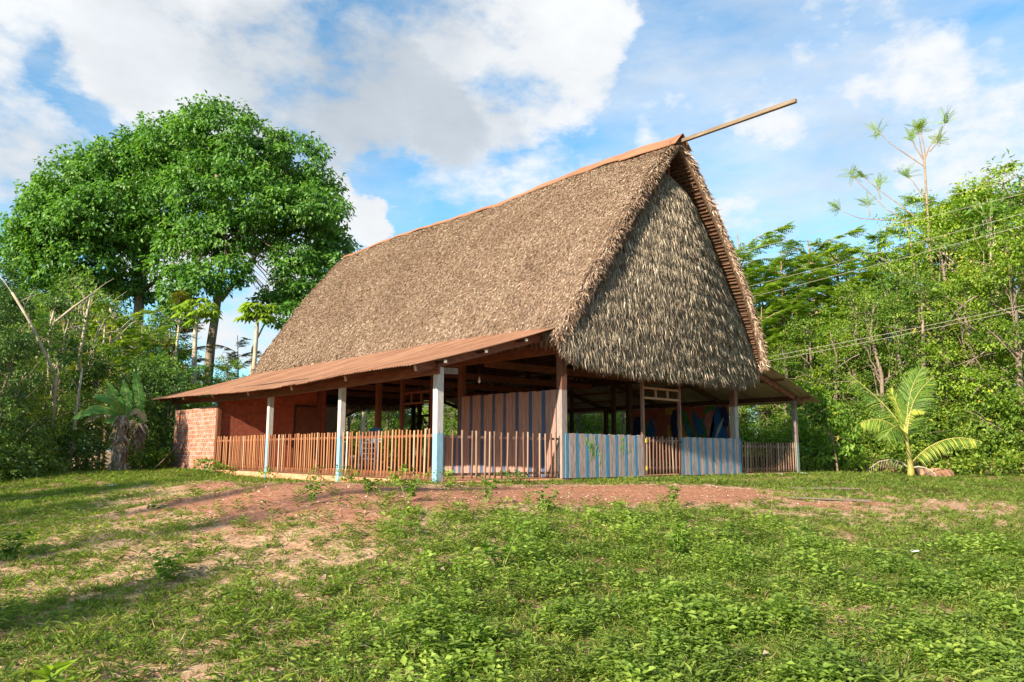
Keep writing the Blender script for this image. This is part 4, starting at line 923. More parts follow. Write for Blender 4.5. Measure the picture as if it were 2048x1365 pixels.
def proto_feather(seed, h=9, w=3.0, nb=44, mat='leaf_feather'):
    rr = random.Random(seed); mb = MB(); tp = [(0, 0, -.4), (.1, 0, h*.3), (-.15, .1, h*.6), (.05, 0, h*.97)]
    mb.tube(tp, [.12, .09, .06, .02], 7); Pb = []; Dr = []; Nn = []
    for i in range(nb):
        f = .25+.75*(i/nb); a = i*2.39+rr.uniform(-.3, .3); z0 = h*f*.93; ln = w*(1.05-f*.45)*rr.uniform(.6, 1.1)
        rise = rr.uniform(.15, .5); e = Vector((ln*math.cos(a), ln*math.sin(a), z0+ln*rise)); s0 = Vector((0, 0, z0-.2)); pts = bent(s0, e, .07, 5, .03, rr)
        mb.tube(pts, [.03, .025, .02, .014, .01, .006], 5, cap=False)
        for q in range(34):
            g_ = rr.uniform(.12, 1.02); j = min(int(g_*5), 4); p = pts[j].lerp(pts[j+1], min(1, g_*5-j)); aa = a+rr.choice((-1, 1))*rr.uniform(.3, 1.25)
            Pb.append(p); Dr.append((math.cos(aa), math.sin(aa), rr.uniform(-.15, .45))); Nn.append((rr.gauss(0, .25), rr.gauss(0, .25), 1))
    Pb = np.array([tuple(p) for p in Pb]); n = len(Pb)
    return mb, pinnate(Pb, np.array(Dr), np.array(Nn), rg.uniform(.40, .75, n), 9, .155, .058, .3), mat, 'twig'
PROTO = {}
def make_proto(key, data): PROTO[key] = data
make_proto('leafy_a', proto_leafy(1, 'leaf_mid', 10, 2.8, 10, .22, L=.16, Wd=.08, dens=1.8, cr=.42))
make_proto('leafy_b', proto_leafy(2, 'leaf_mid', 10, 2.4, 9, .35, L=.20, Wd=.09, dens=1.7, k=24, cr=.45))
make_proto('vine_a', proto_leafy(3, 'leaf_vine', 10, 2.9, 10, .15, L=.15, Wd=.09, vine=True, dens=1.7, cr=.42))
make_proto('vine_b', proto_leafy(4, 'leaf_vine', 10, 2.3, 9, .12, L=.14, Wd=.085, vine=True, dens=1.8, cr=.40))
make_proto('dark_a', proto_leafy(5, 'leaf_dark', 10, 2.7, 10, .25, L=.20, Wd=.11))
make_proto('dark_b', proto_leafy(6, 'leaf_dark', 10, 2.2, 8, .4, L=.22, Wd=.11, sparse=True, bark='bark_pale'))
make_proto('sparse', proto_leafy(7, 'leaf_mid', 10, 2.6, 8, .35, L=.20, Wd=.09, dens=1.2, sparse=True, bark='bark_pale'))
make_proto('feather_a', proto_feather(8)); make_proto('feather_b', proto_feather(9, 9, 2.6, 40)); make_proto('rust', proto_feather(10, 9, 2.4, 20, 'leaf_rust'))
made = {}
def grow(key, px, d, h, label, group, wd=1.0, rz=None, dz=0):
    x, y = px2(px, d); loc = (x, y, on(x, y)+dz); rz = rg.uniform(0, 6.28) if rz is None else rz
    if key not in made:
        mb, parts, mat, bark = PROTO[key]; r = tree_root(loc, rz, label, 'tree', group)
        a = mb.build('trunk', M[bark], r, smooth=True); b = leaf_obj('crown', parts, M[mat], r); made[key] = (a, b)
    else:
        r = tree_root(loc, rz, label, 'tree', group)
        for q in made[key]: c = q.copy(); C.objects.link(c); c.parent = r
    base_h = 9.0 if key in ('feather_a', 'feather_b', 'rust') else 10.0
    s_ = h/base_h; r.scale = (s_*wd, s_*wd, s_); return r
GR = 'trees and vines along the forest edge right of the hut'; GL = 'trees of the dark forest left of the hut'; GB = 'trees in the forest behind the hut'
# right-hand forest: front row (px, distance, height, kind)
right_front = [(1475, 41, 6.5, 'vine_a'), (1530, 42, 8.6, 'feather_a'), (1570, 40, 6.2, 'vine_b'), (1620, 42, 7.6, 'vine_a'), (1668, 40, 7.0, 'leafy_a'), (1715, 41, 9.0, 'vine_b'), (1762, 39, 8.2, 'vine_a'),
               (1810, 41, 9.0, 'leafy_a'), (1858, 39, 8.8, 'vine_b'), (1905, 40, 10.8, 'vine_b'), (1950, 38, 8.6, 'leafy_b'), (1995, 39, 9.6, 'vine_a'), (2040, 37, 10.2, 'vine_b'), (2090, 37, 10.5, 'leafy_a')]
ptxt = {'vine_a': 'vine-draped tree', 'vine_b': 'narrow vine-covered tree', 'leafy_a': 'bushy green tree', 'leafy_b': 'coarse-leaved green tree', 'feather_a': 'feathery bright green tree', 'feather_b': 'slim feathery bright green tree', 'dark_a': 'dark leafy tree', 'dark_b': 'thin dark tree', 'sparse': 'thin pale-stemmed tree', 'rust': 'yellow-rusty feathery tree'}
where = ['just past the right porch roof', 'above the right porch roof', 'behind the right corner post', 'behind the slender sapling', 'between the sapling and the palm', 'left behind the young coconut palm', 'directly behind the left fronds of the palm',
         'directly behind the palm crown', 'behind the orange trough', 'right behind the drooping frond of the palm', 'right of the palm, under the bare feathery tree', 'near the right edge, taller than its neighbours', 'at the right edge of the picture', 'cut by the right edge of the picture']
for (px, d, h, k), wtxt in zip(right_front, where): grow(k, px, d, h, ptxt[k]+' in the forest edge '+wtxt, GR, 1.05)
for (px, d, h, k) in [(1490, 45, 13.6, 'feather_a'), (1530, 48, 12.5, 'feather_b'), (1575, 44, 12.0, 'feather_a'), (1635, 46, 13.2, 'feather_a'), (1600, 50, 11, 'leafy_a'), (1690, 47, 13.0, 'feather_b'), (1725, 50, 12.0, 'feather_a'), (1545, 52, 10.5, 'leafy_b'), (1670, 52, 11.5, 'leafy_a'), (1780, 49, 13.5, 'feather_b'), (1950, 48, 16.0, 'feather_a'), (1765, 47, 10.6, 'sparse'), (1815, 46, 12.0, 'sparse'), (1865, 47, 12.5, 'feather_a'), (1930, 45, 13.8, 'sparse'), (1985, 46, 14.5, 'feather_b'), (2020, 42, 13.5, 'sparse'), (2045, 44, 14.5, 'feather_a'), (2090, 44, 15, 'sparse'),
                      (1520, 55, 7.5, 'leafy_a'), (1630, 55, 8.5, 'vine_a'), (1740, 56, 10, 'leafy_a'), (1850, 55, 11.5, 'leafy_a'), (1960, 54, 13, 'leafy_b'), (2060, 53, 14, 'leafy_a')]:
    grow(k, px, d, h, 'tree in the second row of the forest right of the hut', GR, 1.05)
# seen through the hall
for i, (px, d, h, k) in enumerate([(1120, 43, 5.5, 'leafy_a'), (1160, 41, 5.5, 'vine_a'), (1205, 43, 5.5, 'leafy_b'), (1245, 40, 5.6, 'vine_b'), (1290, 43, 6, 'vine_a'), (1340, 42, 6, 'leafy_a'), (1390, 42, 6, 'vine_b'), (1435, 41, 6.2, 'leafy_a'),
                    (905, 55, 7, 'vine_a'), (860, 54, 7.5, 'leafy_b'), (815, 56, 8, 'leafy_a'), (775, 54, 7.5, 'vine_b'), (735, 57, 7, 'leafy_a'), (940, 52, 6.5, 'leafy_a'), (985, 50, 6.5, 'vine_a'), (1040, 48, 6.5, 'leafy_b'), (1085, 46, 6, 'vine_b'), (700, 60, 6.5, 'sparse')]):
    grow(k, px, d, h, 'sunlit green tree seen through the open hall', 'green trees seen through the open hall', 1.15)
for (px, d, h, k) in [(1105, 50, 9, 'vine_a'), (1135, 47, 8.5, 'leafy_a'), (1165, 49, 9, 'vine_b'), (1195, 47, 8.5, 'vine_a'), (1225, 50, 9, 'leafy_a'), (1255, 48, 9, 'vine_b'), (695, 66, 9.5, 'leafy_a'), (720, 64, 9.5, 'vine_a'), (750, 66, 10, 'leafy_a'), (785, 63, 10, 'vine_a'), (810, 66, 10.5, 'vine_b'), (840, 62, 10, 'leafy_a'), (870, 64, 10, 'vine_a'), (900, 62, 9.5, 'leafy_b'), (925, 64, 9.5, 'vine_a')]:
    grow(k, px, d, h, 'sunlit green tree seen through the open hall', 'green trees seen through the open hall', 1.3)
# left-hand forest
for i, (px, d, h, k, lb) in enumerate([
    (-60, 32, 6.6, 'dark_a', 'dark leafy tree beyond the left edge of the picture'), (-20, 34, 7.0, 'dark_a', 'dark leafy tree cut by the left edge'), (40, 36, 7.2, 'leafy_a', 'green leafy tree near the left edge of the forest'), (95, 38, 8.0, 'dark_b', 'thin dark tree between the left edge and the banana plant'),
    (120, 39, 6.5, 'leafy_b', 'low coarse-leaved tree left of the banana plant'), (165, 40, 9, 'sparse', 'thin pale-stemmed tree left above the banana plant'), (215, 42, 8.4, 'feather_a', 'feathery bright green tree above the banana plant'), (275, 44, 8.0, 'feather_b', 'slim feathery tree behind the banana leaves'),
    (50, 32, 4.4, 'vine_a', 'low green thicket tree at the left, in front of the forest'), (5, 29, 4.8, 'dark_a', 'low dark thicket tree at the left edge'), (95, 34, 3.6, 'vine_b', 'low vine-covered thicket left of the banana plant'), (185, 38, 5, 'dark_a', 'dark thicket behind the banana stem'), (330, 47, 9.5, 'leafy_b', 'coarse-leaved tree between the two pale stems'),
    (120, 44, 9.5, 'rust', 'yellow-rusty feathery tree in the left forest'), (345, 48, 11, 'rust', 'rusty feathery tree just left of the big forked trunk'), (470, 50, 8.5, 'rust', 'rusty feathery tree right of the big forked trunk'), (450, 47, 6.6, 'leafy_b', 'green tree just above the far roof corner'), (300, 40, 5.0, 'vine_a', 'vine-draped bush tree behind the far porch corner'),
    (395, 44, 5.5, 'leafy_a', 'green leafy tree behind the far porch roof'), (545, 52, 6.8, 'leafy_a', 'low green tree touching the lower left end of the thatch'), (350, 40, 4.0, 'feather_a', 'bright feathery low tree behind the far porch corner')]):
    grow(k, px, d, h, lb, GL)
for (px, d, h, k) in [(-40, 46, 10.5, 'dark_a'), (10, 48, 9.6, 'leafy_a'), (75, 50, 9.2, 'leafy_b'), (140, 50, 11.5, 'dark_b'), (190, 52, 10.5, 'dark_a'), (240, 50, 9.5, 'leafy_b'), (300, 55, 9.5, 'dark_a'), (350, 58, 8.5, 'dark_b'), (60, 60, 10.5, 'dark_a'), (0, 58, 11.0, 'dark_a'), (130, 62, 12, 'dark_a'), (210, 64, 11, 'dark_a'), (290, 66, 9, 'dark_a'), (370, 66, 8, 'leafy_b'), (440, 68, 7, 'dark_a'), (500, 66, 6.5, 'dark_b'), (560, 66, 6, 'leafy_b'), (620, 68, 5.5, 'dark_a')]:
    grow(k, px, d, h, 'dark tree standing deep in the forest left of the hut', 'trees deep in the left forest')
# trees left of the viewpoint whose shade falls over the lower meadow
for (x, y, h, k, wd) in [(-31, -4.0, 9.6, 'dark_a', .9), (-29, -.6, 10.4, 'leafy_a', 1), (-27, 4.0, 10.6, 'dark_a', 1.1), (-15.5, 15.4, 9.3, 'leafy_a', .8), (-24, 9, 7.5, 'leafy_a', .9), (-36, -10.6, 13.0, 'sparse', .35), (-33, -10.0, 11.6, 'sparse', .32), (-36, -8.0, 17.0, 'dark_b', .25), (-40, -6.4, 17.5, 'sparse', .25)]:
    r = grow(k, 0, 30, h, 'leafy tree standing left of the meadow, outside the view', 'trees west of the meadow', wd); r.location = (x, y, on(x, y))

# undergrowth at the foot of the forest
def undergrowth(name, spots, mat, L, Wd, dens, label):
    lob = []
    for (px, d, r, hh) in spots:
        x, y = px2(px, d); lob.append(((x, y, on(x, y)+hh*.35), (r, r, hh)))
    o = leaf_obj(name, lobe_leaves(lob, dens, .35, 18, L, Wd, droop=.25, upn=.6, cut=-.3), mat, None); tag(o, label, 'undergrowth', kind='stuff')
sp = [(1460+i*28+rg.uniform(-10, 10), 37.5+rg.uniform(-1, 1.5), rg.uniform(.9, 1.6), rg.uniform(.8, 2.2)) for i in range(24)]+[(1450+i*34+rg.uniform(-14, 14), 34.6+rg.uniform(-.8, 1.2), rg.uniform(.4, .9), rg.uniform(.25, .6)) for i in range(19)]
undergrowth('undergrowth', sp, M['leaf_vine'], .17, .10, 3.2, 'tangled green and dry undergrowth at the foot of the right-hand forest')
sp = [(-40+i*20+rg.uniform(-8, 8), 27.5+rg.uniform(-.6, 2)+i*.45, rg.uniform(.7, 1.3), rg.uniform(.5, 1.5)) for i in range(12)]
undergrowth('undergrowth', sp, M['leaf_dark'], .15, .09, 3.2, 'dark shaded undergrowth at the foot of the left-hand forest')
# dry stalks
n = 5200; px = 1420+660*rg.uniform(0, 1, n)**1.5; d = rg.uniform(34.8, 39.0, n); th = YAW+np.arctan((px-1024)/1499.7); P = np.stack([CAM.x+d*np.sin(th), CAM.y+d*np.cos(th), 0*px], -1); P[:, 2] = H(P[:, 0], P[:, 1])
V1, F1 = leaf_arr(P, np.array([0, 0, 1.])+rg.normal(0, .33, (n, 3)), rdir(n), rg.uniform(.15, .85, n)*(.6+.5*np.sin(px*.021)**2), rg.uniform(.008, .018, n), .1, .2)
o = np_mesh('dry_grass', V1, F1, M['straw'], None, rnd=np.repeat(rg.uniform(0, .6, n), 4)); tag(o, 'band of tall dry brown grass before the right-hand forest', 'dry grass', kind='stuff')

# ---------------------------------------------------------------- bare feathery tree tops on the right
def tufted(loc, trunk, branches, label, seed, lobes=()):
    rr = random.Random(seed); r = tree_root(loc, 0, label, 'tree'); mb = MB(); n = len(trunk)
    mb.tube(trunk, [.10*(1-.65*k/(n-1)) for k in range(n)], 7); Pb = []; Dr = []; Nn = []
    for pts in branches:
        pts = [Vector(p) for p in pts]; m = len(pts); mb.tube(pts, [.032*(1-.7*k/(m-1)) for k in range(m)], 6, cap=False)
        e = pts[-1]; dv = (pts[-1]-pts[-2]).normalized()
        for q in range(15):
            v = (dv*rr.uniform(.2, 1.1)+Vector((rr.gauss(0, .65), rr.gauss(0, .65), rr.gauss(.25, .4)))).normalized(); Pb.append(e-dv*rr.uniform(0, .35)); Dr.append(v); Nn.append((rr.gauss(0, .5), rr.gauss(0, .5), 1))
    mb.build('trunk', M['twig'], r, smooth=True); Pb = np.array([tuple(p) for p in Pb]); k = len(Pb)
    leaf_obj('crown', pinnate(Pb, np.array([tuple(v) for v in Dr]), np.array(Nn), rg.uniform(.6, 1.0, k), 13, .15, .032, .35)+(lobe_leaves(lobes, 1.1, .42, 15, .17, .09, droop=.5, cut=-.9, shell=(.2, 1.05)) if lobes else []), M['leaf_feather'], r)
base = planted(1888, 42); q = lambda px, py, dep=0: pl(px, py, 42, base, dep)
tufted(base, [(0, 0, -.3), q(1888, 700), q(1884, 500), q(1887, 330), q(1890, 300)],
       [[q(1887, 330), q(1850, 305), q(1820, 285), q(1800, 265), q(1790, 258)], [q(1887, 320), q(1900, 290), q(1925, 262), q(1940, 240), q(1943, 232)], [q(1888, 330), q(1882, 290), q(1880, 262), q(1881, 250)], [q(1888, 330), q(1890, 290), q(1884, 262), q(1878, 250)],
        [q(1900, 300), q(1915, 285), q(1922, 272)], [q(1887, 400, 1), q(1860, 360, 1), q(1845, 345, 1)], [q(1888, 320), q(1870, 290), q(1862, 270)]],
       'tall thin tree with bare forked branches ending in feathery tufts, right above the forest', 5,
       [(q(a, b, rg.uniform(-1, 1)), (c, c, c*.7)) for a, b, c in [(1885,400,.9), (1860,440,1.1), (1915,430,1.1), (1835,470,1.1), (1890,480,1.3), (1940,460,1.2), (1820,520,1.2), (1870,540,1.4), (1800,440,.7), (1765,490,.9), (1960,400,1.0), (1985,370,1.0), (2020,350,1.0)]])
base = planted(1835, 43); q = lambda px, py, dep=0: pl(px, py, 43, base, dep)
tufted(base, [(0, 0, -.3), q(1838, 650), q(1850, 520), q(1840, 440)],
       [[q(1842, 440), q(1790, 437), q(1745, 434), q(1712, 422), q(1698, 410)], [q(1860, 450), q(1800, 415), q(1765, 380), q(1738, 355), q(1732, 345)], [q(1870, 440), q(1820, 400), q(1785, 375), q(1760, 352), q(1752, 345)], [q(1790, 395), q(1786, 378), q(1789, 362)], [q(1765, 430), q(1764, 415), q(1762, 400)]],
       'leaning thin tree with long bare branches and feathery tufts reaching left', 6)

# ---------------------------------------------------------------- papaya-like trees with slim pale trunks
def umbrella(loc, pts, rtr, label, seed, nlv=26, ll=.75, group=None):
    rr = random.Random(seed); r = tree_root(loc, 0, label, 'tree', group); mb = MB(); m = len(pts); mb.tube(pts, [rtr*(1-.35*k/(m-1)) for k in range(m)], 9)
    top = Vector(pts[-1]); parts = []
    for k in range(nlv):
        a = k*2.39; el_ = rr.uniform(-.15, .9); pl_ = rr.uniform(.5, 1.0); e = top+Vector((math.cos(a)*math.cos(el_), math.sin(a)*math.cos(el_), math.sin(el_)))*pl_+Vector((0, 0, rr.uniform(-.6, .1)))
        mb.tube(bent(top-Vector((0, 0, rr.uniform(0, .6))), e, .08, 3), [.022, .017, .013, .01], 5, cap=False)
        nf = 9; az = np.linspace(-2.5, 2.5, nf)+a; Dn = np.stack([np.cos(az), np.sin(az), np.full(nf, -.35)+rg.normal(0, .1, nf)], -1)
        V, F = leaf_arr(np.repeat(np.array([tuple(e)]), nf, 0), Dn, np.array([0, 0, 1.])+rg.normal(0, .15, (nf, 3)), ll*.55*(1-.25*np.abs(np.linspace(-1, 1, nf))), np.full(nf, ll*.2), .1, .25)
        parts.append((V, F, np.repeat(np.clip(rg.uniform(.3, .9, nf), 0, 1), 4)))
    mb.build('trunk', M['bark_pale'], r, smooth=True); leaf_obj('crown', parts, M['leaf_feather'] if seed % 2 else M['leaf_banana'], r)
base = planted(385, 43); umbrella(base, [(0, 0, -.3), pl(386, 760, 43, base), pl(383, 680, 43, base), pl(384, 625, 43, base)], .15, 'slim tree with a straight pale trunk and lobed leaves, rising behind the far porch roof', 1, 30, 1.0)
base = planted(506, 47); umbrella(base, [(0, 0, -.3), pl(505, 760, 47, base), pl(507, 660, 47, base), pl(506, 628, 47, base)], .15, 'slim pale-trunked tree close to the lower left end of the thatch', 3, 34, 1.15)
base = planted(352, 46); umbrella(base, [(0, 0, -.3), pl(345, 740, 46, base), pl(349, 640, 46, base)], .09, 'very thin pale stem tree left of the straight pale trunk', 2, 10, .8)
base = planted(730, 50); umbrella(base, [(0, 0, -.3), pl(728, 850, 50, base), pl(732, 812, 50, base), pl(733, 790, 50, base)], .17, 'slim pale trunk seen through the hall behind the blue chairs', 5, 16, 1.0)

# thin bare stems in the left forest
for i, (pts, d, lb) in enumerate([([(110, 760), (40, 640), (3, 590)], 33, 'bare leaning pale stem at the far left'), ([(500, 700), (535, 620), (575, 560)], 53, 'thin leaning stem between the big trunk and the thatch'), ([(240, 690), (215, 640), (195, 600)], 43, 'pale broken stem above the banana plant'),
                                  ([(60, 740), (95, 650), (130, 620), (170, 590)], 37, 'curved pale stem at the left'), ([(195, 830), (200, 720), (198, 640)], 41, 'upright thin pale stem left of the banana leaves'), ([(152, 935), (155, 850), (160, 740)], 33, 'thin pale stem left of the banana trunk')]):
    base = planted(pts[0][0], d); r = tree_root(base, 0, lb, 'dead stem'); r.name = 'dead_stem'; mb = MB()
    mb.tube([(0, 0, -.3)]+[pl(a, b, d, base) for a, b in pts], [.08]+[.07*(1-.6*k/len(pts)) for k in range(len(pts))], 7); mb.build('stem', M['bark_pale'], r, smooth=True)
    mb = MB(); e = Vector(pl(*pts[-1], d, base)); m_ = Vector(pl(*pts[-2], d, base))
    for k in range(3): mb.tube(bent(m_.lerp(e, .3+.3*k), m_.lerp(e, .3+.3*k)+Vector((rg.uniform(-1, 1), rg.uniform(-1, 1), rg.uniform(.2, 1.2))), .05, 3), [.02, .015, .01, .005], 5)
    mb.build('branch', M['bark_pale'], r)

# ---------------------------------------------------------------- banana plants
def blade(mb, pts, w, n=26, ragged=.25, rr=random, droopw=.35, axis=None):
    P = [Vector(p) for p in pts]; ctrl = []
    for i in range(n+1):     # quadratic through control polygon
        t = i/n
        if len(P) == 3: c = P[0]*(1-t)**2+P[1]*2*t*(1-t)+P[2]*t*t
        else: c = P[0].lerp(P[1], t)
        ctrl.append(c)
    for sgn in (-1, 1):
        for i in range(n):
            a, b = ctrl[i], ctrl[i+1]; d = (b-a).normalized(); sd = d.cross(Vector(axis) if axis else Vector((0, 0, 1)))
            if sd.length < .1: sd = d.cross(Vector((0, 1, 0)))
            sd = sd.normalized()*sgn; dn = Vector((0, 0, -1)); t = (i+.5)/n; wl = w*math.sin(min(1, t*1.05+.07)*PI)**.55*(1-.25*(rr.random() < ragged)*rr.random())
            dr = droopw+(rr.uniform(0, .35) if rr.random() < ragged else 0); gap = .06 if rr.random() < ragged else 0
            e1 = a+(sd*(1-dr*.4)+dn*dr)*wl+d*wl*.18; e2 = b+(sd*(1-dr*.4)+dn*dr)*wl+d*wl*.18
            e2 = e2.lerp(e1, gap*2); bb = len(mb.v); mb.v += [tuple(a), tuple(b), tuple(e2), tuple(e1)]; mb.f.append((bb, bb+1, bb+2, bb+3)); mb.m.append(0)
    return ctrl
def banana(loc, hgt, leaves, label, seed, dead=6, rst=.17):
    rr = random.Random(seed); r = empty('banana_plant', loc); tag(r, label, 'banana plant'); mb = MB()
    mb.tube([(0, 0, -.3), (0, 0, hgt*.4), (.03, 0, hgt)], [rst*1.15, rst, rst*.6], 10)
    mb.build('stem', M['leaf_dead_s'] if dead else M['banana_stem'], r, smooth=True)
    for (pts, w, dry) in leaves:
        mb = MB(); ct = blade(mb, pts, w, rr=rr, ragged=.35 if not dry else .8, axis=(-.55, -.65, .75)); mb2 = MB()
        o = mb.build('leaf', M['dryleaf'] if dry else M['banana_leaf'], r)
        mb2.tube([(0, 0, hgt*.8)]+[tuple(c) for c in ct[::3]], [.035]+[.028*(1-.8*k/9) for k in range(len(ct[::3]))], 5, cap=False); mb2.build('midrib', M['banana_stem'], o)
    if dead:
        n = dead*90; a = rg.uniform(0, 6.28, n); z = rg.uniform(.1, hgt, n); P = np.stack([np.cos(a)*rst*.9, np.sin(a)*rst*.9, z], -1)
        Dr = np.stack([np.cos(a)*.12, np.sin(a)*.12, -np.ones(n)], -1)+rg.normal(0, .25, (n, 3)); V, F = leaf_arr(P, Dr, np.stack([np.cos(a), np.sin(a), 0*a], -1)+rg.normal(0, .4, (n, 3)), rg.uniform(.15, .5, n), rg.uniform(.04, .10, n), .2, .2)
        np_mesh('dead_sheath', V, F, M['leaf_dead'], r, rnd=np.repeat(rg.uniform(0, 1, n), 4))
def bl_mat(name, c1, c2, tr):
    m, nt, b, o = new_mat(name); n = nz(nt, 5, 4); col = ramp(nt, n, [(.3, c1), (.7, c2)]); nt.links.new(col, b.inputs['Base Color']); b.inputs['Roughness'].default_value = .6; b.inputs['Specular IOR Level'].default_value = .2
    t = nt.nodes.new('ShaderNodeBsdfTranslucent'); nt.links.new(mixc(nt, 1.0, col, (1.5, 1.5, .6), 'MULTIPLY'), t.inputs[0]); ms = nt.nodes.new('ShaderNodeMixShader'); ms.inputs[0].default_value = tr
    nt.links.new(b.outputs[0], ms.inputs[1]); nt.links.new(t.outputs[0], ms.inputs[2]); nt.links.new(ms.outputs[0], o.inputs[0]); return m
M['banana_leaf'] = bl_mat('banana_leaf', (.07,.19,.04), (.15,.31,.07), .4); M['dryleaf'] = bl_mat('dryleaf', (.26,.20,.11), (.42,.32,.20), .2); M['banana_stem'] = bl_mat('banana_stem', (.16,.22,.05), (.28,.32,.09), .05); M['leaf_dead_s'] = simple('leaf_dead_s', (.14,.10,.07), (.33,.26,.19), 6)
D0 = 31; base = planted(248, D0); q = lambda px, py, dep=0: pl(px, py, D0, base, dep)
hg = q(248, 835)[2]
banana(base, hg, [((q(248, 835), q(185, 790), q(134, 862)), .30, 0), ((q(250, 838), q(200, 800), q(168, 864)), .26, 1), ((q(250, 835), q(225, 775, -1), q(178, 802)), .26, 0), ((q(250, 835), q(235, 800), q(208, 760)), .24, 0), ((q(252, 838), q(228, 830), q(208, 852)), .24, 0), ((q(255, 835), q(262, 790), q(240, 760)), .25, 0), ((q(256, 835), q(285, 800), q(300, 860)), .22, 1)],
       'banana plant with drooping torn leaves and shaggy dead trunk left of the brick wall', 1, 6, .21)
base = planted(284, 32); q = lambda px, py, dep=0: pl(px, py, 32, base, dep)
banana(base, q(286, 850)[2], [((q(280, 850), q(258, 830), q(238, 895)), .22, 1), ((q(285, 850), q(265, 860), q(272, 905)), .2, 1), ((q(262, 900), q(245, 880), q(236, 888)), .2, 0), ((q(275, 882), q(252, 885), q(235, 898)), .16, 0), ((q(288, 850), q(276, 760), q(262, 742)), .22, 0)],
       'second banana plant with hanging brown leaves between the shaggy trunk and the bush', 2, 5, .16)
base = planted(325, 42); q = lambda px, py, dep=0: pl(px, py, 42, base, dep)
banana(base, q(330, 770)[2], [((q(328, 770), q(325, 720), q(308, 686)), .26, 0), ((q(335, 770), q(347, 730), q(351, 702)), .10, 0), ((q(335, 770), q(362, 735), q(430, 732)), .30, 0), ((q(338, 770), q(352, 745), q(356, 735)), .22, 0), ((q(330, 770), q(345, 780), q(380, 790)), .2, 0)],
       'tall green banana plant with upright fresh leaves behind the far porch corner', 3, 0)

# leafy bushes hard against the far corner
def bush(loc, r, h, mat, label, L=.14, Wd=.09, dens=4, seed=1):
    rr = random.Random(seed); o = empty('bush', loc); tag(o, label, 'bush'); mb = MB(); lob = []
    for i in range(6):
        a = i*1.1; z = h*(.25+.7*rr.random()); c = (r*.55*math.cos(a), r*.55*math.sin(a), z); lob.append((c, (r*.5, r*.5, h*.22))); mb.tube(bent((0, 0, -.1), c, 0, 4, .05, rr), [.035, .028, .02, .014, .008], 5)
    lob.append(((0, 0, h*.85), (r*.5, r*.5, h*.2))); mb.build('stem', M['twig'], o)
    leaf_obj('foliage', lobe_leaves(lob, dens, .3, 16, L, Wd, droop=.3, cut=-.8), M[mat], o)
    return o
for (px, d, r, h, mt, lb) in [(322, 34.0, 1.0, 4.0, 'leaf_dark', 'tall dark bush hugging the left end of the porch roof'), (296, 35.0, 1.0, 4.2, 'leaf_dark', 'dark bush between the banana trunks and the porch corner'), (338, 38.5, 1.2, 4.8, 'leaf_mid', 'green bush rising behind the far porch corner'), (300, 31.8, .6, .8, 'leaf_mid', 'small green bush at the foot of the tall dark bush'),
                              (322, 31.8, .5, .6, 'leaf_feather', 'low bright weed bush before the leaning board'), (365, 40.0, 1.1, 4.6, 'leaf_mid', 'rounded green bush just above the rusty roof edge'), (1640, 35, .9, 1.3, 'leaf_dark', 'low dark bush right of the corner post'), (1700, 34, .9, 1.0, 'leaf_mid', 'low green bush between the sapling and the palm')]:
    bush(planted(px, d), r, h, mt, lb, seed=int(px))
# climbing plants down the end wall
o = bush((-4.6, 18.7, -.1), .9, 3.0, 'leaf_dark', 'dark hanging creeper at the left end of the brick wall', .22, .05, 4, 8)
for i, (x, y, r, h, lb) in enumerate([(-4.25, 12.6, .55, .50, 'low leafy weed at the foot of the brick corner'), (-4.2, 11.5, .5, .35, 'low weed beneath the farthest fence panel'), (-4.15, 7.9, .22, .45, 'thin weed sprouting beside the third porch post'), (-4.15, 3.4, .25, .55, 'thin stalky weed before the first fence panel'), (-4.1, 5.2, .22, .4, 'small weed at the slab beside the second porch post'), (-4.15, .9, .25, .5, 'spiky weed beside the front corner post'),
                                      (-4.0, -.45, .3, .3, 'low weed clump at the base of the front corner post'), (-2.0, -.4, .35, .25, 'low leafy weed under the sparse fence')]):
    o = empty('weed', (x, y, on(x, y))); tag(o, lb, 'weed'); leaf_obj('foliage', lobe_leaves([((0, 0, h*.45), (r, r, h*.5))], 16, .1, 9, .075, .05, droop=.1, cut=-.5), M['leaf_mid'], o)
    mb = MB(); [mb.tube(bent((0, 0, -.05), (rg.uniform(-r, r)*.7, rg.uniform(-r, r)*.7, h*rg.uniform(.5, .95)), 0, 3), [.008, .006, .005, .003], 4) for _ in range(5)]; mb.build('stem', M['twig'], o)

# ---------------------------------------------------------------- sapling right of the hut
base = planted(1668, 32); q = lambda px, py, dep=0: pl(px, py, 32, base, dep)
r = tree_root(base, 0, 'slender sapling with loose hanging leaves just right of the hut', 'tree'); mb = MB(); tp = [(0, 0, -.2), q(1666, 920), q(1660, 870), q(1650, 850), q(1638, 820), q(1625, 790)]; mb.tube(tp, [.045, .04, .034, .028, .02, .012], 7); lob = []
for (px, py, rr_) in [(1600, 815, .5), (1612, 785, .45), (1635, 795, .5), (1655, 830, .5), (1625, 840, .55), (1690, 850, .45), (1650, 870, .45), (1610, 850, .45), (1700, 880, .35), (1640, 900, .4), (1680, 900, .3), (1660, 800, .35)]:
    c = q(px, py, rg.uniform(-.4, .4)); lob.append((c, (rr_, rr_, rr_*.7))); mb.tube(bent(tp[rg.integers(2, 5)], c, .05, 4, .04), [.018, .014, .011, .008, .004], 5, cap=False)
mb.build('trunk', M['twig'], r, smooth=True); leaf_obj('crown', lobe_leaves(lob, 5.0, .24, 13, .21, .11, droop=.7, cut=-.9), M['leaf_mid'], r)

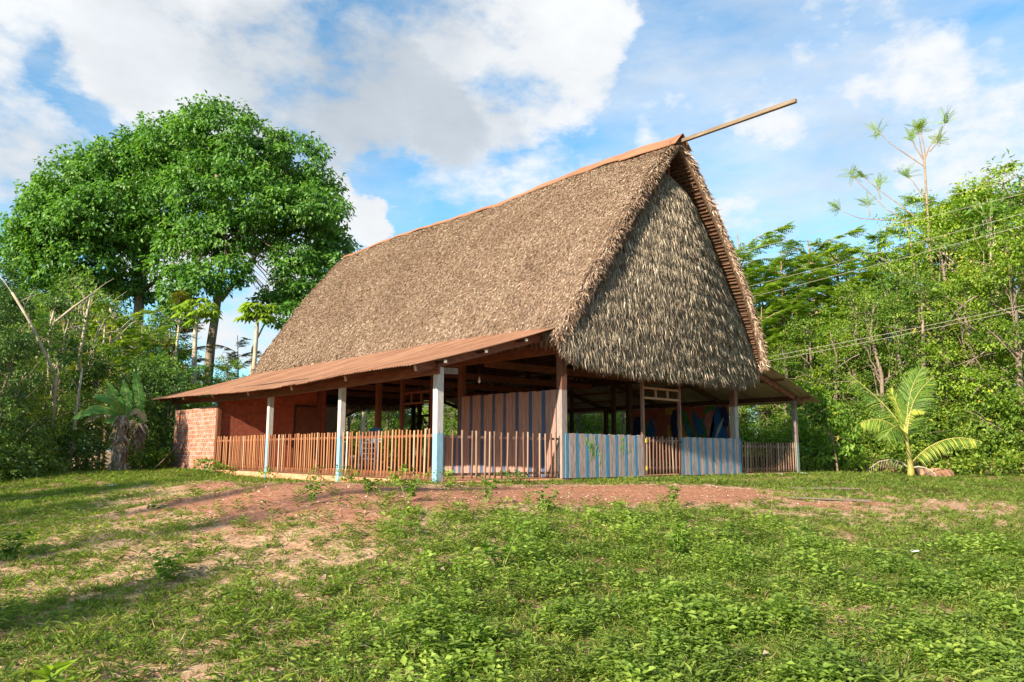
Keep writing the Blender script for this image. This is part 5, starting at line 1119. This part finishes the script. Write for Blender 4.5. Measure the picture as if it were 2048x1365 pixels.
# ---------------------------------------------------------------- young coconut palm
D0 = 31.3; base = planted(1808, D0); base = (base[0], base[1], base[2]); q = lambda px, py, dep=0: pl(px, py, D0, base, dep)
M['palm_rib'] = simple('palm_rib', (.22,.20,.04), (.36,.31,.08), 4, rough=.5, bmp=0)
palm = empty('coconut_palm', base); tag(palm, 'young coconut palm with upright and drooping fronds in the grass right of the hut', 'palm')
mb = MB(); tp = [(0, 0, -.2), q(1812, 940), q(1811, 915), q(1809, 890), q(1806, 850)]; mb.tube(tp, [.15, .12, .09, .07, .05], 9); mb.build('trunk', M['palm_rib'], palm, smooth=True)
def frond(pts, ln, dead=False, name='frond', spread=1.0, hang=.35, nl=56, seed=0, yellow=0.0):
    ln = ln*(1.02 if not dead else .9); nl = nl if not dead else 20
    P = [np.array(p) for p in pts]; n = nl; t = np.linspace(0, 1, n)
    if len(P) == 3: c = (P[0][None]*((1-t)**2)[:, None]+P[1][None]*(2*t*(1-t))[:, None]+P[2][None]*(t*t)[:, None])
    else: c = (P[0][None]*((1-t)**3)[:, None]+P[1][None]*(3*t*(1-t)**2)[:, None]+P[2][None]*(3*t*t*(1-t))[:, None]+P[3][None]*(t**3)[:, None])
    d = norm(np.gradient(c, axis=0)); parts = []; view = np.array([-FWH[0], -FWH[1], .25])
    s0 = norm(np.cross(d, np.array([0, 0, 1.])+.6*view)); m0 = t > .12
    for sg in (-1, 1):
        Dr = s0*sg*spread+d*.75+np.array([0, 0, -hang])+rg.normal(0, .07, (n, 3)); L = ln*np.sin(np.clip(t*1.02+.05, 0, 1)*PI)**.45*rg.uniform(.85, 1.1, n)
        Dr = norm(Dr); k = m0.sum(); a = c[m0]; L = L[m0][:, None]; Dr = Dr[m0]; dn = np.array([0, 0, -1.])
        w = (.036 if not dead else .015); up_ = norm(np.cross(Dr, d[m0])+rg.normal(0, .2, (k, 3))); sd = norm(np.cross(Dr, up_))*w*.5
        p1 = a+Dr*L*.5+dn*hang*.10*L; p2 = a+Dr*L*.93+dn*hang*.45*L
        V = np.stack([a-sd*.6, a+sd*.6, p1+sd, p1-sd, p2], 1).reshape(-1, 3); F = (np.arange(k)*5)[:, None, None]+np.array([[0,1,2],[0,2,3],[3,2,4]])[None]
        parts.append((V, F.reshape(-1, 3), np.repeat(np.clip(rg.uniform(.1, .75, k)+yellow, 0, 1), 5)))
    o = leaf_obj(name, parts, M['leaf_dead'] if dead else M['leaf_palm'], palm)
    mb = MB(); mb.tube([tuple(x) for x in c[::4]], [.028*(1-.8*k/len(c[::4])) for k in range(len(c[::4]))], 6, cap=False); mb.build('rachis', M['palm_rib'] if not dead else M['bark_pale'], o)
    return o
cr0 = q(1808, 880)
frond((cr0, q(1800, 830), q(1755, 790), q(1688, 734)), .95, hang=.45)
frond((cr0, q(1812, 820), q(1815, 770), q(1858, 722, .5)), .80, hang=.05, spread=.5)
frond((cr0, q(1815, 820), q(1825, 780), q(1880, 745)), .80, hang=.25, spread=.7)
frond((cr0, q(1812, 830), q(1830, 770, .4), q(1842, 732, .8)), .85, hang=.12, spread=.6)
frond((cr0, q(1805, 830), q(1790, 800), q(1780, 768)), .5, hang=.1, yellow=.3, spread=.4)
frond((cr0, q(1795, 850, -.5), q(1755, 815, -.8), q(1708, 850, -1)), .75, hang=.6, yellow=.2)
frond((cr0, q(1800, 850, -.6), q(1790, 830, -1.5), q(1760, 880, -1.8)), .85, hang=.5)
frond((cr0, q(1810, 840, .5), q(1830, 800, 1.2), q(1870, 800, 2)), .9, hang=.3)
frond((q(1813, 925), q(1840, 890), q(1900, 850), q(1970, 886)), .50, hang=.8, yellow=.25)
frond((q(1811, 935), q(1790, 905), q(1740, 910), q(1717, 950)), .4, dead=True, hang=1.0)
frond((q(1815, 932), q(1835, 925), q(1855, 935), q(1868, 955)), .3, dead=True, hang=.9)
frond((q(1800, 880), q(1810, 800), q(1835, 815), q(1850, 822)), .3, hang=.5, yellow=.5, nl=30)

# ---------------------------------------------------------------- power lines
for i, (x, za, zm, zb, ya, yb, lb) in enumerate([(14.5, 9.9, 9.3, 9.6, -12, 60, 'highest thin cable crossing the sky right of the thatch'), (14.5, 9.3, 8.85, 9.0, -12, 60, 'second highest thin cable right of the thatch'), (14.5, 9.0, 7.95, 8.3, -12, 60, 'third thin cable from the top, right of the thatch'),
                                                 (14.5, 8.7, 7.55, 7.9, -12, 60, 'fourth thin cable from the top, crossing the treetops'), (14.2, 6.1, 4.85, 5.4, -12, 60, 'lowest cable, drooping across the green forest at right'), (14.6, 6.15, 4.80, 5.3, -12, 60, 'thinner companion of the lowest drooping cable')]):
    mb = MB(); pts = []
    for k in range(31):
        t = k/30; y = ya+(yb-ya)*t; A = np.array([[ya**2, ya, 1], [0, 0, 1], [yb**2, yb, 1]]); co = np.linalg.solve(A, np.array([za, zm, zb])); pts.append((x+.2*i, y, co[0]*y*y+co[1]*y+co[2]))
    mb.tube(pts, .007 if i < 4 else .008, 5); o = mb.build('power_cable', M['wire']); tag(o, lb, 'cable', 'power cables right of the hut')

# ---------------------------------------------------------------- meadow: weeds, grass, stubble
def plantlet(kind, seed):
    r_ = np.random.default_rng(seed); 
    if kind == 'weed':      # upright weed with pairs of leaflets up the stem
        n = 16; z = np.linspace(.02, 1, n); a = np.arange(n)*2.2+r_.uniform(0, 1, n); P = np.stack([np.cos(a)*.05+z*.15*r_.normal(), np.sin(a)*.05+z*.15*r_.normal(), z*.9], -1)
        P[:, :2] += np.stack([np.cos(a), np.sin(a)], -1)*(.30*(1-z)*r_.uniform(.3, 1, n))[:, None]
        D = np.stack([np.cos(a), np.sin(a), r_.uniform(-.1, .6, n)], -1); N = np.stack([0*a, 0*a, 1+0*a], -1)+r_.normal(0, .35, (n, 3)); return P, D, N, .30*r_.uniform(.7, 1.3, n), .17*r_.uniform(.8, 1.2, n)
    if kind == 'clover':    # creeping broad leaves
        n = 14; a = r_.uniform(0, 6.28, n); rr_ = r_.uniform(0, .9, n); P = np.stack([np.cos(a)*rr_, np.sin(a)*rr_, r_.uniform(.05, .4, n)], -1); b_ = r_.uniform(0, 6.28, n)
        D = np.stack([np.cos(b_), np.sin(b_), r_.uniform(-.2, .3, n)], -1); N = np.array([0, 0, 1.])+r_.normal(0, .3, (n, 3)); return P, D, N, .34*r_.uniform(.7, 1.3, n), .26*r_.uniform(.8, 1.2, n)
    if kind == 'lance':     # leafy herb with narrow arching leaves
        n = 13; z = np.linspace(.05, .8, n); a = np.arange(n)*2.4; P = np.stack([np.cos(a)*.06, np.sin(a)*.06, z], -1)
        D = np.stack([np.cos(a), np.sin(a), r_.uniform(.1, .8, n)], -1); N = np.array([0, 0, 1.])+r_.normal(0, .3, (n, 3)); return P, D, N, .62*r_.uniform(.6, 1.2, n), np.full(n, .13)
    if kind == 'blade':
        n = 12; a = r_.uniform(0, 6.28, n); rr_ = r_.uniform(0, .5, n); P = np.stack([np.cos(a)*rr_, np.sin(a)*rr_, 0*a], -1)
        D = np.stack([np.cos(a)*.6, np.sin(a)*.6, r_.uniform(.4, 1.2, n)], -1)+r_.normal(0, .25, (n, 3)); N = np.stack([-np.cos(a), -np.sin(a), 1+0*a], -1); return P, D, N, r_.uniform(.6, 1.2, n), np.full(n, .085)
def scatter(kind, P0, size, rnd, L=None, wscale=1.0):
    out = []; var = rg.integers(0, 5, len(P0))
    for v in range(5):
        m = var == v; p0 = P0[m]; s_ = size[m]; k = m.sum()
        if not k: continue
        P, D, N, Ln, Wn = plantlet(kind, v+10); a = rg.uniform(0, 6.28, k); ca, sa = np.cos(a), np.sin(a); R = np.zeros((k, 3, 3)); R[:, 0, 0] = ca; R[:, 0, 1] = -sa; R[:, 1, 0] = sa; R[:, 1, 1] = ca; R[:, 2, 2] = 1
        R[:, 0, 2] = rg.normal(0, .15, k); R[:, 1, 2] = rg.normal(0, .15, k)
        PP = np.einsum('kij,nj->kni', R, P)*s_[:, None, None]+p0[:, None]; DD = np.einsum('kij,nj->kni', R, D); NN = np.einsum('kij,nj->kni', R, N); n = len(P)
        V, F = leaf_arr(PP.reshape(-1, 3), DD.reshape(-1, 3), NN.reshape(-1, 3), (s_[:, None]*Ln[None]).ravel(), (s_[:, None]*Wn[None]*wscale).ravel(), .12, .2)
        rn = np.clip(np.repeat(rnd[m], n)+rg.uniform(-.22, .22, k*n), 0, 1); out.append((V, F, np.repeat(rn, 4)))
    return out
def field(n, fmin, fmax, half, dens_fn, pw=1.0):
    """random ground points in a wedge of the meadow ahead of the viewpoint"""
    f = fmin*(fmax/fmin)**rg.uniform(0, 1, n)**pw; la = rg.uniform(-1, 1, n)*(f*half+1.0)
    x = CAM.x+la*RT[0]+f*FWH[0]; y = CAM.y+la*RT[1]+f*FWH[1]; ok = ~((x > -3.9) & (x < 11.6) & (y > -.12) & (y < 18)); x, y, f, la = x[ok], y[ok], f[ok], la[ok]
    dn = dens_fn(x, y, f, la); ok = rg.uniform(0, 1, len(x)) < dn; return x[ok], y[ok], f[ok], la[ok]
def lush(x, y, la, f):    # tall weeds right of centre in the foreground, thin elsewhere
    s_ = sstep(-2.6, .6, la+.10*(f-5)+fbm(x, y, .16, 3, seed=61)*2.4)*(1-sstep(9.2, 13.0, f+fbm(x, y, .2, 3, seed=62)*2.0))
    return s_
parts_w = []; parts_g = []; parts_s = []
def dens_w(x, y, f, la): return np.clip(lush(x, y, la, f)*(.34+1.9*fbm(x, y, .45, 4, seed=63))*(1-bare(x, y)*.9), 0, 1)
x, y, f, la = field(63000, 3.7, 13.5, .74, dens_w); tall = np.clip(.8+1.3*fbm(x, y, .40, 3, seed=64), .35, 1.9)
sz = rg.uniform(.07, .19, len(x))*tall*(1+.02*f); parts_w += scatter('weed', np.stack([x, y, H(x, y)-.01], -1), sz, np.clip(.5+.5*fbm(x, y, .3, 3, seed=65), 0, 1)*.7+.12)
x, y, f, la = field(16500, 3.7, 14, .74, lambda x, y, f, la: np.clip((.25+.75*lush(x, y, la, f))*(.25+1.6*fbm(x, y, .6, 3, seed=71)), 0, 1)); parts_g += scatter('lance', np.stack([x, y, H(x, y)-.01], -1), rg.uniform(.07, .20, len(x)), np.clip(.40+.5*fbm(x, y, .5, 2, seed=72), 0, 1)*.8)
def dens_c(x, y, f, la): b_ = bare(x, y); return np.clip((.30+1.15*fbm(x, y, .38, 4, seed=66)+.30*sstep(11, 15, f))*(1-1.65*b_), 0, 1)
x, y, f, la = field(110000, 3.7, 34, .76, dens_c); sz = rg.uniform(.04, .105, len(x))*(1+.05*(f-4))*.9
parts_w += scatter('clover', np.stack([x, y, H(x, y)-.004], -1), sz, np.clip(.42+.5*fbm(x, y, .25, 3, seed=67), 0, 1)*.8)
def dens_b(x, y, f, la): b_ = bare(x, y); return np.clip((.42+.85*fbm(x, y, .55, 3, seed=68))*(1-1.38*b_), 0, 1)
x, y, f, la = field(94000, 3.7, 32, .76, dens_b); sz = rg.uniform(.03, .095, len(x))*(1+.05*(f-4))
parts_g += scatter('blade', np.stack([x, y, H(x, y)-.005], -1), sz, np.clip(.40+.5*fbm(x, y, .3, 3, seed=69)+.35*bare(x, y), 0, 1)*.85, wscale=1.0)
# dry stubble in the mown and bare places
def dens_s(x, y, f, la): b_ = bare(x, y); return np.clip(.22+b_*1.1-np.maximum(b_-.62, 0)*3.2, 0, 1)*(1-lush(x, y, la, f)*.8)
x, y, f, la = field(52000, 4.0, 30, .76, dens_s); n = len(x); P = np.stack([x, y, H(x, y)+.004], -1); a = rg.uniform(0, 6.28, n)
V1, F1 = leaf_arr(P, np.stack([np.cos(a), np.sin(a), rg.uniform(-.02, .35, n)], -1), np.array([0, 0, 1.])+rg.normal(0, .2, (n, 3)), rg.uniform(.05, .13, n)*(1+.03*f), rg.uniform(.004, .009, n)*(1+.09*f), .05, .05)
x2, y2, f2, la2 = field(6500, 4.2, 14, .74, lambda x, y, f, la: lush(x, y, la, f)*.40+.10); n2 = len(x2)
V3, F3 = leaf_arr(np.stack([x2, y2, H(x2, y2)], -1), np.array([0, 0, 1.])+rg.normal(0, .45, (n2, 3)), rdir(n2), rg.uniform(.05, .17, n2), rg.uniform(.002, .0045, n2), .05, .1)
V1, F1, _r = cat([(V1, F1, np.zeros(len(V1))), (V3, F3, np.zeros(len(V3)))]); n = len(V1)//4
def stuff(name, parts, mat, label, cate): o = leaf_obj(name, parts, mat, None); tag(o, label, cate, kind='stuff'); return o
stuff('meadow_weeds', parts_w, M['weed'], 'low leafy green weeds covering the meadow', 'weeds'); stuff('meadow_grass', parts_g, M['grass'], 'short grass tufts of the meadow', 'grass')
xp, yp, fp, lp = field(9000, 3.7, 24, .76, lambda x, y, f, la: np.clip(bare(x, y)*1.6-.25, 0, .9)); npb = len(xp)
tet = np.array([[1, 0, -.4], [-.5, .87, -.4], [-.5, -.87, -.4], [0, 0, .7], [.5, .5, .35]]); ang = rg.uniform(0, 6.28, npb); Rz = np.stack([np.cos(ang), -np.sin(ang), 0*ang, np.sin(ang), np.cos(ang), 0*ang, 0*ang, 0*ang, 1+0*ang], -1).reshape(-1, 3, 3)
Vp = np.einsum('kij,nj->kni', Rz, tet)*(rg.uniform(.004, .018, npb)*(1+.05*fp))[:, None, None]*np.array([1, 1, .7])+np.stack([xp, yp, H(xp, yp)+.004], -1)[:, None]
Fp = (np.arange(npb)*5)[:, None, None]+np.array([[0,1,4],[1,3,4],[0,4,3],[1,2,3],[2,0,3]])[None]
M['pebble'] = leafmat('pebble', [(0, (.16,.07,.045)), (.6, (.42,.22,.14)), (1, (.62,.50,.40))], 0, .9, .2)
o = np_mesh('pebbles', Vp.reshape(-1, 3), Fp.reshape(-1, 3), M['pebble'], None, rnd=np.repeat(rg.uniform(0, 1, npb), 5)); tag(o, 'small clods and pebbles strewn over the bare red earth', 'pebbles', kind='stuff')
stuff('stubble', [(V1, F1, np.repeat(rg.uniform(.2, .9, n), 4))], M['straw'], 'dry cut stubble on the bare earth', 'stubble')
# fallen leaves
n = 420; x, y, f, la = field(700, 4.5, 22, .74, lambda x, y, f, la: .6+0*x); n = len(x); a = rg.uniform(0, 6.28, n)
V1, F1 = leaf_arr(np.stack([x, y, H(x, y)+rg.uniform(.01, .06, n)], -1), np.stack([np.cos(a), np.sin(a), rg.uniform(-.2, .4, n)], -1), np.array([0, 0, 1.])+rg.normal(0, .4, (n, 3)), rg.uniform(.03, .085, n), rg.uniform(.02, .05, n), .3, .3)
stuff('fallen_leaves', [(V1, F1, np.repeat(rg.uniform(.1, .7, n), 4))], M['leaf_dead'], 'dry fallen leaves scattered over the meadow', 'fallen leaves')
# single taller weeds in the meadow
def tall_weed(x, y, h, label, seed, mat='leaf_mid', L=.09, Wd=.05, broad=False):
    rr = random.Random(seed); o = empty('tall_weed' if not broad else 'seedling', (x, y, on(x, y))); tag(o, label, 'weed' if not broad else 'seedling'); mb = MB(); Pn = []; Dn = []
    for s_ in range(5 if not broad else 2):
        a = rr.uniform(0, 6.28); e = Vector((math.cos(a)*h*rr.uniform(.15, .5), math.sin(a)*h*rr.uniform(.15, .5), h*rr.uniform(.6, 1))); p = bent((0, 0, -.03), e, .03, 5, .03, rr); mb.tube(p, [.006, .0055, .005, .004, .003, .002], 5)
        for k in range(14 if not broad else 5):
            t = rr.uniform(.25, 1); j = min(int(t*5), 4); b_ = p[j].lerp(p[j+1], t*5-j); aa = rr.uniform(0, 6.28); Pn.append(tuple(b_)); Dn.append((math.cos(aa), math.sin(aa), rr.uniform(-.2, .7 if not broad else 1.2)))
    k = len(Pn); mb.build('stem', M['banana_stem'], o); V, F = leaf_arr(np.array(Pn), np.array(Dn), np.array([0, 0, 1.])+rg.normal(0, .3, (k, 3)), L*rg.uniform(.7, 1.3, k), Wd*rg.uniform(.8, 1.2, k), .15, .2); np_mesh('foliage', V, F, M[mat], o, rnd=np.repeat(rg.uniform(.2, .8, k), 4))
for i, (f, la, h, lb) in enumerate([(11.5, -3.0, .42, 'taller leafy weed before the bare earth, left one of the row'), (11.8, -1.6, .45, 'taller leafy weed before the bare earth, second from left'), (12.3, -2.3, .4, 'small bushy weed at the lower edge of the bare earth'), (12.2, -.4, .48, 'bushy dark weed in front of the red earth'), (11.6, .5, .42, 'leafy weed in front of the striped plank wall'),
                                    (13.4, 2.8, .35, 'small weed standing on the right end of the red earth'), (7.6, -3.4, .38, 'feathery tall weed in the left foreground'), (7.9, -.1, .50, 'branching weed in the middle foreground with a dry leaf'), (8.6, -5.6, .35, 'dark thin weed at the far left foreground'), (8.8, 1.9, .4, 'leafy weed standing out in the right foreground')]):
    x = CAM.x+la*RT[0]+f*FWH[0]; y = CAM.y+la*RT[1]+f*FWH[1]; tall_weed(x, y, h, lb, i)
for i, (f, la, h, L, lb) in enumerate([(4.75, -2.72, .22, .15, 'bright broad-leaved seedling in the bottom left corner'), (4.45, -.12, .15, .16, 'bright glossy broad-leaved seedling at the bottom edge')]):
    x = CAM.x+la*RT[0]+f*FWH[0]; y = CAM.y+la*RT[1]+f*FWH[1]; tall_weed(x, y, h, lb, 30+i, 'leaf_feather', L, L*.45, True)
